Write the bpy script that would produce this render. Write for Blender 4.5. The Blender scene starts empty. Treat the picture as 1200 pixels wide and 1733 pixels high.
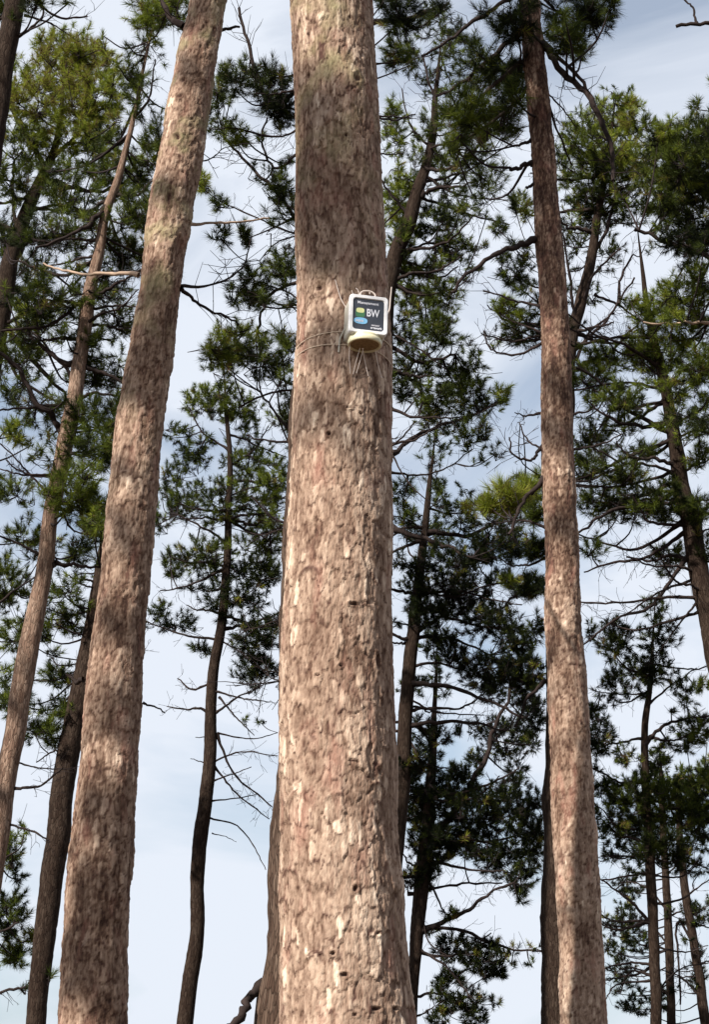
import bpy, math, random
import numpy as np
from mathutils import Vector

random.seed(11)
rng = np.random.default_rng(11)
R_ = math.radians
scene = bpy.context.scene
COL = scene.collection

# ------------------------------------------------------------------ camera
F, PITCH, CZ = 2800.0, R_(20.5), 1.6          # focal length in photo pixels, tilt, eye height
cd = bpy.data.cameras.new('camera'); cam = bpy.data.objects.new('camera', cd); COL.objects.link(cam)
cd.sensor_fit = 'VERTICAL'; cd.sensor_height = 36.0; cd.lens = F / 1733 * 36
cd.clip_end = 5000; cd.clip_start = 0.05
cam.location = (0, 0, CZ); cam.rotation_euler = (R_(90) + PITCH, 0, 0)
scene.camera = cam

# ------------------------------------------------------------------ sky + sun
SUN_EL, SUN_AZ = R_(38), R_(42)      # azimuth measured from straight behind the viewer, towards the left
S = Vector((-math.sin(SUN_AZ) * math.cos(SUN_EL), -math.cos(SUN_AZ) * math.cos(SUN_EL), math.sin(SUN_EL)))
world = bpy.data.worlds.new('World'); scene.world = world; world.use_nodes = True
nt = world.node_tree; nt.nodes.clear()
def N(t, **k):
    n = nt.nodes.new(t)
    for a, b in k.items(): setattr(n, a, b)
    return n
out = N('ShaderNodeOutputWorld'); bg = N('ShaderNodeBackground'); bg.inputs[1].default_value = 0.0505
sky = N('ShaderNodeTexSky', sky_type='NISHITA', sun_disc=False)
sky.sun_elevation = SUN_EL; sky.sun_rotation = math.atan2(S.x, S.y)
sky.air_density = 1.3; sky.dust_density = 1.2; sky.ozone_density = 2.0
tc = N('ShaderNodeTexCoord'); mp = N('ShaderNodeMapping'); mp.inputs['Scale'].default_value = (3.2, 3.2, 7.0)
mp.inputs['Location'].default_value = (1.3, 0.4, 0.2)
nz = N('ShaderNodeTexNoise'); nz.inputs['Scale'].default_value = 1.15; nz.inputs['Detail'].default_value = 7; nz.inputs['Roughness'].default_value = .52
nz.inputs['Distortion'].default_value = .5
cr = N('ShaderNodeValToRGB'); cr.color_ramp.elements[0].position = .36; cr.color_ramp.elements[1].position = .54
mixc = N('ShaderNodeMix', data_type='RGBA')
cf = N('ShaderNodeMapRange'); cf.inputs['To Min'].default_value = .42; cf.inputs['To Max'].default_value = .98
mixc.inputs['B'].default_value = (8.2, 8.75, 9.7, 1)
gain = N('ShaderNodeMix', data_type='RGBA', blend_type='MULTIPLY'); gain.inputs['Factor'].default_value = 1
gain.inputs['B'].default_value = (.60, .90, 1.08, 1)
L = nt.links.new
L(tc.outputs['Generated'], mp.inputs['Vector']); L(mp.outputs[0], nz.inputs['Vector']); L(nz.outputs['Fac'], cr.inputs[0])
L(cr.outputs[0], cf.inputs['Value']); L(cf.outputs[0], mixc.inputs['Factor'])
L(sky.outputs[0], gain.inputs['A']); L(gain.outputs['Result'], mixc.inputs['A']); L(mixc.outputs['Result'], bg.inputs[0]); L(bg.outputs[0], out.inputs[0])
sl = bpy.data.lights.new('sun', 'SUN'); sl.energy = 5.0; sl.angle = R_(.53); sl.color = (1, .945, .86)
so = bpy.data.objects.new('sun', sl); COL.objects.link(so); so.rotation_euler = S.to_track_quat('Z', 'Y').to_euler(); so.location = (0, 0, 30)
scene.view_settings.view_transform = 'Standard'; scene.view_settings.look = 'None'
scene.view_settings.gamma = 1; scene.view_settings.use_curve_mapping = False; scene.view_settings.exposure = 1.0
scene.render.engine = 'CYCLES'

# ------------------------------------------------------------------ helpers
cP, sP = math.cos(PITCH), math.sin(PITCH)
def pt(x, y, Y):
    """world point seen at photo pixel (x, y) on the vertical plane at distance Y"""
    u = (x - 600) / F; v = (866.5 - y) / F
    t = Y / (cP - v * sP)
    return np.array([u * t, Y, CZ + t * (sP + v * cP)])
def dep(y, Y):
    v = (866.5 - y) / F
    return Y / (cP - v * sP)
def empty(name, loc, label=None, cat=None, group=None):
    o = bpy.data.objects.new(name, None); COL.objects.link(o); o.location = loc; o.empty_display_size = .2
    if label: o['label'] = label
    if cat: o['category'] = cat
    if group: o['group'] = group
    return o
def link(name, me, mat, parent=None, smooth=False):
    o = bpy.data.objects.new(name, me); COL.objects.link(o)
    if mat: me.materials.append(mat)
    if parent is not None:
        o.parent = parent; o.matrix_parent_inverse.identity()
        o.location = -Vector(parent.location) if not parent.get('_local') else (0, 0, 0)
    if smooth: me.polygons.foreach_set('use_smooth', np.ones(len(me.polygons), bool))
    return o
def mesh_np(name, V, Fq, attr=None, uv=None):
    me = bpy.data.meshes.new(name)
    V = np.ascontiguousarray(V, np.float32); Fq = np.ascontiguousarray(Fq, np.int32)
    k = Fq.shape[1]
    me.vertices.add(len(V)); me.vertices.foreach_set('co', V.ravel())
    me.loops.add(Fq.size); me.loops.foreach_set('vertex_index', Fq.ravel())
    me.polygons.add(len(Fq)); me.polygons.foreach_set('loop_start', np.arange(0, Fq.size, k, dtype=np.int32))
    if attr is not None:
        for an, av in attr.items():
            a = me.attributes.new(an, 'FLOAT_COLOR', 'POINT'); a.data.foreach_set('color', np.ascontiguousarray(av, np.float32).ravel())
    if uv is not None:
        a = me.attributes.new('tuv', 'FLOAT_VECTOR', 'POINT'); a.data.foreach_set('vector', np.ascontiguousarray(uv, np.float32).ravel())
    me.update(calc_edges=True)
    return me
def smoothline(P, n):
    """Catmull-Rom through rows of P, resampled to about n points"""
    P = np.asarray(P, float)
    if len(P) == 2: P = np.vstack([P[0], P.mean(0), P[1]])
    d = np.linalg.norm(np.diff(P[:, :3], axis=0), axis=1); d = np.maximum(d, 1e-6); tot = d.sum()
    sl_ = np.diff(P, axis=0) / d[:, None]
    M = np.vstack([sl_[:1], (sl_[:-1] * d[1:, None] + sl_[1:] * d[:-1, None]) / (d[:-1] + d[1:])[:, None], sl_[-1:]])
    o = []
    for i in range(len(P) - 1):
        m = max(2, int(round(n * d[i] / tot))); t = np.linspace(0, 1, m, endpoint=False)[:, None]
        o.append((2 * t ** 3 - 3 * t ** 2 + 1) * P[i] + (t ** 3 - 2 * t ** 2 + t) * M[i] * d[i] + (3 * t ** 2 - 2 * t ** 3) * P[i + 1] + (t ** 3 - t ** 2) * M[i + 1] * d[i])
    o.append(P[-1:]); return np.vstack(o)
def unit(a): return a / np.maximum(np.linalg.norm(a, axis=-1, keepdims=True), 1e-9)
def tube(C, r, ns, base=0):
    """rings round polyline C"""
    T = np.gradient(C, axis=0); T = unit(T)
    ref = np.array([0, 1., 0]) if abs(T[:, 1]).mean() < .8 else np.array([1., 0, 0])
    A = unit(np.cross(T, ref)); B = np.cross(T, A)
    th = np.linspace(0, 2 * np.pi, ns, endpoint=False)
    V = C[:, None, :] + (A[:, None, :] * np.cos(th)[None, :, None] + B[:, None, :] * np.sin(th)[None, :, None]) * r[:, None, None]
    n = len(C)
    i = np.arange(n - 1)[:, None] * ns; j = np.arange(ns)[None, :]; k = (j + 1) % ns
    Fq = np.stack([i + j, i + k, i + ns + k, i + ns + j], -1).reshape(-1, 4) + base
    return V.reshape(-1, 3), Fq
class Tubes:
    def __init__(s): s.V = []; s.F = []; s.n = 0
    def add(s, C, r0, r1, ns=4, tip=.15):
        C = np.asarray(C); k = np.linspace(0, 1, len(C)); r = r0 + (r1 - r0) * k
        V, Fq = tube(C, r, ns, s.n); s.V.append(V); s.F.append(Fq); s.n += len(V)
    def mesh(s, name):
        return mesh_np(name, np.vstack(s.V), np.vstack(s.F))

# value noise and cells on a cylinder (periodic in u)
def h2(i, j, k):
    i = i.astype(np.int64); j = j.astype(np.int64)
    x = (i * 374761393 + j * 668265263 + k * 2147483647 + 1013904223) & 0xffffffff
    x = ((x ^ (x >> 13)) * 1274126177) & 0xffffffff
    x = ((x ^ (x >> 16)) * 2246822519) & 0xffffffff
    return ((x ^ (x >> 15)) & 0xffffff) / float(0xffffff)
def vnoise(u, v, nu, k):
    i = np.floor(u); j = np.floor(v); a = u - i; b = v - j; a = a * a * (3 - 2 * a); b = b * b * (3 - 2 * b)
    i0 = np.mod(i, nu); i1 = np.mod(i + 1, nu)
    return (h2(i0, j, k) * (1 - a) + h2(i1, j, k) * a) * (1 - b) + (h2(i0, j + 1, k) * (1 - a) + h2(i1, j + 1, k) * a) * b
def cells(u, v, nu, k):
    i = np.floor(u); j = np.floor(v)
    F1 = np.full(u.shape, 9.); F2 = np.full(u.shape, 9.); idv = np.zeros(u.shape); dv = np.zeros(u.shape); du = np.zeros(u.shape)
    for a in (-1, 0, 1):
        for b in (-1, 0, 1):
            ii = i + a; jj = j + b; im = np.mod(ii, nu)
            cx = ii + .1 + .8 * h2(im, jj, k); cy = jj + .1 + .8 * h2(im, jj, k + 7)
            d = np.hypot(u - cx, v - cy); near = d < F1
            F2 = np.where(near, F1, np.minimum(F2, d))
            idv = np.where(near, h2(im, jj, k + 13), idv); dv = np.where(near, v - cy, dv); du = np.where(near, u - cx, du)
            F1 = np.where(near, d, F1)
    return F1, F2, idv, du, dv
def sst(a, b, x):
    t = np.clip((x - a) / (b - a), 0, 1); return t * t * (3 - 2 * t)

# ------------------------------------------------------------------ materials
def newmat(name):
    m = bpy.data.materials.new(name); m.use_nodes = True
    return m, m.node_tree.nodes, m.node_tree.links.new, m.node_tree.nodes['Principled BSDF']
def ramp(nd, stops):
    r = nd.new('ShaderNodeValToRGB'); e = r.color_ramp.elements
    e[0].position, e[0].color = stops[0][0], (*stops[0][1], 1)
    e[1].position, e[1].color = stops[-1][0], (*stops[-1][1], 1)
    for p, c in stops[1:-1]:
        q = e.new(p); q.color = (*c, 1)
    return r
def mat_bark_fine():
    m, nd, lk, b = newmat('bark_plates')
    a = nd.new('ShaderNodeAttribute'); a.attribute_name = 'bark'
    s = nd.new('ShaderNodeSeparateColor'); lk(a.outputs['Color'], s.inputs[0])
    t = nd.new('ShaderNodeTexCoord')
    n1 = nd.new('ShaderNodeTexNoise'); n1.inputs['Scale'].default_value = 60; n1.inputs['Detail'].default_value = 6
    mpn = nd.new('ShaderNodeMapping'); mpn.inputs['Scale'].default_value = (1, 1, .35)
    lk(t.outputs['Object'], mpn.inputs[0]); lk(mpn.outputs[0], n1.inputs['Vector'])
    ad = nd.new('ShaderNodeMath'); ad.operation = 'MULTIPLY_ADD'; ad.inputs[1].default_value = .8
    lk(n1.outputs['Fac'], ad.inputs[0]); lk(s.outputs[0], ad.inputs[2])
    sb = nd.new('ShaderNodeMath'); sb.operation = 'SUBTRACT'; sb.inputs[1].default_value = .40; lk(ad.outputs[0], sb.inputs[0])
    r = ramp(nd, [(0, (.045, .024, .018)), (.2, (.11, .064, .044)), (.5, (.262, .178, .130)), (.75, (.385, .280, .210)), (.9, (.50, .375, .285)), (1, (.57, .45, .35))])
    lk(sb.outputs[0], r.inputs[0])
    # grey-green lichen film in patches, mostly high up
    n2 = nd.new('ShaderNodeTexNoise'); n2.inputs['Scale'].default_value = 4.5; n2.inputs['Detail'].default_value = 5; lk(t.outputs['Object'], n2.inputs['Vector'])
    r2 = ramp(nd, [(.5, (0, 0, 0)), (.68, (1, 1, 1))]); lk(n2.outputs['Fac'], r2.inputs[0])
    mu = nd.new('ShaderNodeMath'); mu.operation = 'MULTIPLY'; lk(r2.outputs[0], mu.inputs[0]); lk(s.outputs[2], mu.inputs[1])
    mx = nd.new('ShaderNodeMix'); mx.data_type = 'RGBA'; mx.inputs['B'].default_value = (.24, .21, .115, 1)
    lk(mu.outputs[0], mx.inputs['Factor']); lk(r.outputs[0], mx.inputs['A'])
    # fresh reddish under-bark
    mx3 = nd.new('ShaderNodeMix'); mx3.data_type = 'RGBA'; mx3.inputs['B'].default_value = (.34, .155, .12, 1)
    n3 = nd.new('ShaderNodeTexNoise'); n3.inputs['Scale'].default_value = 7; n3.inputs['Detail'].default_value = 4
    mp3 = nd.new('ShaderNodeMapping'); mp3.inputs['Scale'].default_value = (1.4, 1.4, .5); mp3.inputs['Location'].default_value = (3, 1, 2)
    lk(t.outputs['Object'], mp3.inputs[0]); lk(mp3.outputs[0], n3.inputs['Vector'])
    r3 = ramp(nd, [(.55, (0, 0, 0)), (.75, (.4, .4, .4))]); lk(n3.outputs['Fac'], r3.inputs[0])
    lk(r3.outputs[0], mx3.inputs['Factor']); lk(mx.outputs['Result'], mx3.inputs['A'])
    mx2 = nd.new('ShaderNodeMix'); mx2.data_type = 'RGBA'; mx2.inputs['B'].default_value = (.075, .038, .03, 1)
    lk(s.outputs[1], mx2.inputs['Factor']); lk(mx3.outputs['Result'], mx2.inputs['A'])
    lk(mx2.outputs['Result'], b.inputs['Base Color'])
    b.inputs['Roughness'].default_value = .85; b.inputs['Specular IOR Level'].default_value = .1
    bp = nd.new('ShaderNodeBump'); bp.inputs['Strength'].default_value = .8; bp.inputs['Distance'].default_value = .008
    n4 = nd.new('ShaderNodeTexNoise'); n4.inputs['Scale'].default_value = 130; n4.inputs['Detail'].default_value = 5
    lk(mpn.outputs[0], n4.inputs['Vector']); lk(n4.outputs['Fac'], bp.inputs['Height']); lk(bp.outputs[0], b.inputs['Normal'])
    return m
def mat_bark_far(name, dark):
    m, nd, lk, b = newmat(name)
    a = nd.new('ShaderNodeAttribute'); a.attribute_name = 'tuv'
    mpn = nd.new('ShaderNodeMapping'); mpn.inputs['Scale'].default_value = (36, 10, 1)
    lk(a.outputs['Vector'], mpn.inputs[0])
    n0 = nd.new('ShaderNodeTexNoise'); n0.inputs['Scale'].default_value = 1.2; n0.inputs['Detail'].default_value = 3; lk(mpn.outputs[0], n0.inputs['Vector'])
    vm = nd.new('ShaderNodeMix'); vm.data_type = 'RGBA'; vm.blend_type = 'LINEAR_LIGHT'; vm.inputs['Factor'].default_value = .35
    lk(mpn.outputs[0], vm.inputs['A']); lk(n0.outputs['Color'], vm.inputs['B'])
    v1 = nd.new('ShaderNodeTexVoronoi'); v1.inputs['Scale'].default_value = 1; lk(vm.outputs['Result'], v1.inputs['Vector'])
    v2 = nd.new('ShaderNodeTexVoronoi'); v2.feature = 'DISTANCE_TO_EDGE'; v2.inputs['Scale'].default_value = 1; lk(vm.outputs['Result'], v2.inputs['Vector'])
    n1 = nd.new('ShaderNodeTexNoise'); n1.inputs['Scale'].default_value = 1.5; n1.inputs['Detail'].default_value = 6; lk(a.outputs['Vector'], n1.inputs['Vector'])
    s = nd.new('ShaderNodeSeparateColor'); lk(v1.outputs['Color'], s.inputs[0])
    ad = nd.new('ShaderNodeMath'); ad.operation = 'ADD'; lk(s.outputs[0], ad.inputs[0]); lk(n1.outputs['Fac'], ad.inputs[1])
    hf = nd.new('ShaderNodeMath'); hf.operation = 'MULTIPLY'; hf.inputs[1].default_value = .55; lk(ad.outputs[0], hf.inputs[0])
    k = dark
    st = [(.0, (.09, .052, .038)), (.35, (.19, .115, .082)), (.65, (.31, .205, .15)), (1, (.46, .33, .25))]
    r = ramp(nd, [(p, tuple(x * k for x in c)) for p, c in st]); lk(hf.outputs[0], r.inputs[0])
    e = ramp(nd, [(.0, (.6, .6, .6)), (.13, (1, 1, 1))]); lk(v2.outputs['Distance'], e.inputs[0])
    mu = nd.new('ShaderNodeMix'); mu.data_type = 'RGBA'; mu.blend_type = 'MULTIPLY'; mu.inputs['Factor'].default_value = 1
    lk(r.outputs[0], mu.inputs['A']); lk(e.outputs[0], mu.inputs['B']); lk(mu.outputs['Result'], b.inputs['Base Color'])
    b.inputs['Roughness'].default_value = .9; b.inputs['Specular IOR Level'].default_value = .08
    bp = nd.new('ShaderNodeBump'); bp.inputs['Distance'].default_value = .02; bp.inputs['Strength'].default_value = .8
    lk(e.outputs[0], bp.inputs['Height']); lk(bp.outputs[0], b.inputs['Normal'])
    return m
def mat_needles():
    m, nd, lk, b = newmat('pine_needles')
    a = nd.new('ShaderNodeAttribute'); a.attribute_name = 'needle'
    s = nd.new('ShaderNodeSeparateColor'); lk(a.outputs['Color'], s.inputs[0])
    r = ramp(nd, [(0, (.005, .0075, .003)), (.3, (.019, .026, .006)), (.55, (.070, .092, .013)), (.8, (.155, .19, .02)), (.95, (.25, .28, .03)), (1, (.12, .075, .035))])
    lk(s.outputs[0], r.inputs[0])
    lk(r.outputs[0], b.inputs['Base Color']); b.inputs['Roughness'].default_value = .65; b.inputs['Specular IOR Level'].default_value = .12
    tr = nd.new('ShaderNodeBsdfTranslucent'); lk(r.outputs[0], tr.inputs[0])
    mx = nd.new('ShaderNodeMixShader'); mx.inputs[0].default_value = .35
    lk(b.outputs[0], mx.inputs[1]); lk(tr.outputs[0], mx.inputs[2]); lk(mx.outputs[0], nd['Material Output'].inputs[0])
    return m
def simple(name, c, rough=.6, noise=0, scale=20, spec=.4, bump=0):
    m, nd, lk, b = newmat(name)
    b.inputs['Base Color'].default_value = (*c, 1); b.inputs['Roughness'].default_value = rough; b.inputs['Specular IOR Level'].default_value = spec
    if noise:
        t = nd.new('ShaderNodeTexCoord'); n = nd.new('ShaderNodeTexNoise'); n.inputs['Scale'].default_value = scale; n.inputs['Detail'].default_value = 6
        lk(t.outputs['Object'], n.inputs['Vector'])
        r = ramp(nd, [(.3, tuple(x * (1 - noise) for x in c)), (.7, tuple(min(1, x * (1 + noise * .5)) for x in c))]); lk(n.outputs['Fac'], r.inputs[0])
        lk(r.outputs[0], b.inputs['Base Color'])
        if bump:
            bp = nd.new('ShaderNodeBump'); bp.inputs['Distance'].default_value = bump; lk(n.outputs['Fac'], bp.inputs['Height']); lk(bp.outputs[0], b.inputs['Normal'])
    return m
M_bark = mat_bark_fine()
M_barkfar = mat_bark_far('bark_distant_shaded', .115)  # distant bark darkened in its colour to stand in for forest shade
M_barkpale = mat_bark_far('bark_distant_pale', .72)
M_needle = mat_needles()
M_twig = simple('twig_bark', (.024, .018, .018), .95, .4, 9, spec=.08)
M_limb = simple('branch_bark', (.028, .020, .018), .95, .5, 14, spec=.08, bump=.01)
M_dead = simple('dead_wood', (.30, .21, .15), .85, .4, 12)
M_ground = simple('needle_litter', (.10, .068, .042), .95, .6, 1.3, bump=.05)

# ------------------------------------------------------------------ ground
gn = 90
gx = np.sign(np.linspace(-1, 1, gn)) * np.abs(np.linspace(-1, 1, gn)) ** 2.6 * 1500
GX, GY = np.meshgrid(gx, gx + 20, indexing='ij')
GZ = (np.sin(GX * .31) * np.cos(GY * .27) * .06 + np.sin(GX * .05 + 1) * .1) * np.clip(np.hypot(GX, GY - 20) / 6, 0, 1) - .03
i = np.arange(gn - 1)[:, None] * gn + np.arange(gn - 1)[None, :]
me = mesh_np('ground', np.stack([GX, GY, GZ], -1).reshape(-1, 3), np.stack([i, i + gn, i + gn + 1, i + 1], -1).reshape(-1, 4))
go = link('ground', me, M_ground, None, True); go['kind'] = 'structure'

# ------------------------------------------------------------------ trees
def trunk_axis(px, Y, top=0, topw=None, lean=0.0):
    """px: (x, y, width[, Y]) from the lowest seen point upwards; continued down to the ground and up by `top` metres"""
    rows = []
    for p in px:
        y_ = p[3] if len(p) > 3 else Y
        q = pt(p[0], p[1], y_); rows.append([*q, p[2] * .5 * dep(p[1], y_) / F])
    A = np.array(rows)
    d = A[1] - A[0]
    if len(A) > 2: d = A[2] - A[0]
    z0 = A[0, 2]
    if z0 > -.2:
        slope = d[:2] / max(d[2], .05); n = max(1, int(z0 / 1.0)); ex = []
        slope = np.clip(slope, -.35, .35)
        for k in range(n, 0, -1):
            f = k / n; h = z0 + .25
            ex.append([A[0, 0] - slope[0] * h * (f - .35 * f * f), A[0, 1] - slope[1] * h * f, z0 - h * f, A[0, 3] * (1 + .03 * h * f + (.25 if k == n else 0))])
        A = np.vstack([ex, A])
    if top == 0:
        d = unit((A[-1] - A[-2])[:3]); A = np.vstack([A, [*(A[-1, :3] + d * .5), A[-1, 3] * .45], [*(A[-1, :3] + d * .9), .006]])
    if top > 0:
        d = unit((A[-1] - A[-2])[:3]); r = A[-1, 3]
        for k in range(1, 5):
            f = k / 4; e = A[-1, :3] if k == 1 else e0
            if k == 1: e0 = A[-1, :3].copy(); r0 = r
            dd = unit(d * (1 - f * .5) + np.array([0, 0, f * .5]))
            A = np.vstack([A, [*(e0 + dd * top * f), max(.02, r0 * (1 - .85 * f))]])
    return A

def fine_trunk(name, A, du, dv, vlo, vhi, seed, parent, scars=(), amp=1.0, lichen_z=(3, 6), cellw=.05, tb=(0, 0)):
    """bark relief is real geometry between heights vlo..vhi, coarser elsewhere"""
    C = smoothline(A, 400)
    s = np.concatenate([[0], np.cumsum(np.linalg.norm(np.diff(C[:, :3], axis=0), axis=1))])
    slo = np.interp(vlo, C[:, 2], s); shi = np.interp(vhi, C[:, 2], s)
    sv = np.concatenate([np.arange(0, slo, dv * 6), np.arange(slo, shi, dv), np.arange(shi, s[-1], dv * 6), [s[-1]]])
    C = np.stack([np.interp(sv, s, C[:, k]) for k in range(4)], -1)
    R0 = np.interp((vlo + vhi) / 2, C[:, 2], C[:, 3])
    ns = int(2 * np.pi * R0 / du)
    T = unit(np.gradient(C[:, :3], axis=0)); Aax = unit(np.cross(T, np.array([0, 1., 0]))); B = np.cross(T, Aax)
    f_ = int(ns * 210 / 360); k_ = int(ns * 150 / 360 / 3.2)      # finer on the side that can be seen
    th = np.concatenate([np.linspace(R_(-15), R_(195), f_, endpoint=False), np.linspace(R_(195), R_(345), k_, endpoint=False)]); ns = len(th)
    # angle 0 = +x side; -y side (facing the viewer) at 90 degrees
    TH, SV = np.meshgrid(th, sv)
    circ = 2 * np.pi * R0
    def uv(cw, ch):
        n = max(6, int(round(circ / cw))); return (TH + .3) / (2 * np.pi) * n, SV / ch, n
    u, v, n = uv(.16, .25); wl = vnoise(u, v, n, seed + 1)
    u, v, n = uv(.045, .09); w1 = vnoise(u, v, n, seed + 2); w2 = vnoise(u, v, n, seed + 3)
    u, v, n = uv(.014, .03); w3 = vnoise(u, v, n, seed + 4); w4 = vnoise(u, v, n, seed + 5)
    def warped(cw, ch, k):
        u, v, n = uv(cw, ch)
        u = u + (w1 - .5) * .9 * min(1, .04 / cw) + (w3 - .5) * .35; v = v + (w2 - .5) * .6 + (w4 - .5) * .25
        return cells(u, v, n, seed + k)
    F1, F2, ib, dub, dvb = warped(cellw * .9, cellw * 4.2, 20)
    eb = F2 - F1
    G1, G2, im, dum, dvm = warped(cellw * .36, cellw * 1.75, 40)
    em = G2 - G1
    H1, H2, is_, dus, dvs = warped(cellw * .17, cellw * .72, 60)
    es = H2 - H1
    rough = .35 + .65 * sst(.35, .75, wl)          # some zones flaky, some worn smooth
    h = .0035 * sst(0, .12, eb) * rough + .0055 * (ib - .5) + .0025 * (-dvb) * rough
    h += .0018 * sst(0, .12, em) + .0024 * (im - .5) - .0026 * dvm
    h += .0012 * sst(0, .3, es) + .0016 * (is_ - .5)
    h += (w1 - .5) * .0012 + (wl - .5) * .008 - .0022 * (w3 - .5)
    h *= amp
    crack = (1 - sst(0.01, .10, eb)) * (.15 + .85 * sst(.45, .85, vnoise(*uv(.03, .05), seed + 9))) * rough
    pit = ((dvm < -.28) & (ib > .25) & (im > .45)).astype(float) * (1 - sst(0.0, .22, em))
    crack = np.clip(crack * 1.0 + pit * .85 + .55 * (1 - sst(0, .07, em)) * sst(.5, .8, w2) + .7 * sst(.86, .95, w3) * sst(.5, .8, w1), 0, 1)
    tone = .475 + .24 * (im - .5) + .17 * (is_ - .5) + .25 * (ib - .5) + .06 * sst(.0, .3, em) + .18 * (wl - .5) + .14 * (w3 - .5)
    tone += (.24 * sst(.84, .94, im) * sst(.03, .2, em) + .10 * sst(.8, .95, ib) * sst(.03, .15, eb)) * sst(.3, .65, wl)
    tone -= .10 * (1 - sst(0, .12, em))
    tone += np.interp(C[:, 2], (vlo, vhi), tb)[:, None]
    if scars:
        for (ta, sz, w, hgt, kind) in scars:
            sc = np.interp(sz, C[:, 2], sv)
            dth = (TH - ta + np.pi) % (2 * np.pi) - np.pi
            x = dth * R0; y = SV - sc
            q = np.hypot(x / w, y / hgt) * 1.15 + (w3 - .5) * .9
            if kind == 0:        # old branch hole
                h += -.016 * (1 - sst(.3, 1, q)) + .005 * np.exp(-((q - 1.35) / .35) ** 2)
                crack = np.maximum(crack, .95 * (1 - sst(.5, 1.05, q))); tone -= .15 * np.exp(-((q - 1.3) / .4) ** 2)
            elif kind == 1:      # healed whorl scar: curved crest with small pits
                yy = y + (x * x) / (w * 1.6)
                e = np.exp(-(yy / (hgt * .35)) ** 2) * (1 - sst(.8, 1.3, np.abs(x) / w))
                h += .006 * e; tone -= .10 * e
                crack = np.maximum(crack, e * sst(.52, .7, w3) * .95)
            else:                # raised knot bump
                h += .02 * np.exp(-(q ** 2)); tone -= .05 * np.exp(-(q ** 2))
    lich = sst(lichen_z[0], lichen_z[1], C[:, 2])[:, None] * np.ones_like(TH) * .8
    Rr = C[:, 3][:, None] * (1 + .02 * (vnoise(*uv(.3, .6), seed + 70) - .5)) + h
    # root flare
    fl = np.clip(1 - C[:, 2] / .7, 0, 1)[:, None] ** 2 * (.05 + .04 * np.sin(TH * 5))
    Rr = Rr + fl
    V = C[:, None, :3] + (Aax[:, None, :] * np.cos(TH)[..., None] + B[:, None, :] * np.sin(TH)[..., None]) * Rr[..., None]
    nr = len(sv); i = np.arange(nr - 1)[:, None] * ns; j = np.arange(ns)[None, :]; k = (j + 1) % ns
    Fq = np.stack([i + j, i + k, i + ns + k, i + ns + j], -1).reshape(-1, 4)
    at = np.stack([np.clip(tone, 0, 1), crack, lich, np.ones_like(tone)], -1).reshape(-1, 4)
    me = mesh_np(name, V.reshape(-1, 3), Fq, {'bark': at})
    return link('trunk', me, M_bark, parent, True)

def far_trunk(name, A, ns, step, seed, parent, mat):
    C = smoothline(A, int(np.linalg.norm(A[-1, :3] - A[0, :3]) / step) + 6)
    s = np.concatenate([[0], np.cumsum(np.linalg.norm(np.diff(C[:, :3], axis=0), axis=1))])
    T = unit(np.gradient(C[:, :3], axis=0)); Aax = unit(np.cross(T, np.array([0, 1., 0]))); B = np.cross(T, Aax)
    th = np.linspace(0, 2 * np.pi, ns, endpoint=False); TH, SV = np.meshgrid(th, s)
    R0 = C[:, 3].max()
    nz_ = vnoise(TH / (2 * np.pi) * 6, SV / .35, 6, seed) - .5; n2 = vnoise(TH / (2 * np.pi) * ns / 2, SV / .06, ns // 2, seed + 3) - .5
    Rr = C[:, 3][:, None] * (1 + .10 * nz_ + .07 * n2)
    V = C[:, None, :3] + (Aax[:, None, :] * np.cos(TH)[..., None] + B[:, None, :] * np.sin(TH)[..., None]) * Rr[..., None]
    V[:, :, 0] += (vnoise(np.zeros_like(s), s / .5, 4, seed + 5)[:, None] - .5) * R0 * .18
    nr = len(s); i = np.arange(nr - 1)[:, None] * ns; j = np.arange(ns)[None, :]; k = (j + 1) % ns
    Fq = np.stack([i + j, i + k, i + ns + k, i + ns + j], -1).reshape(-1, 4)
    uv = np.stack([np.cos(TH) * R0 * 1.6 + seed % 17, SV, np.sin(TH) * R0], -1)
    uv[..., 0] = np.abs(TH - np.pi) * R0 + seed % 17
    me = mesh_np(name, V.reshape(-1, 3), Fq, uv=uv.reshape(-1, 3))
    return link('trunk', me, mat, parent, True)

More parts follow.
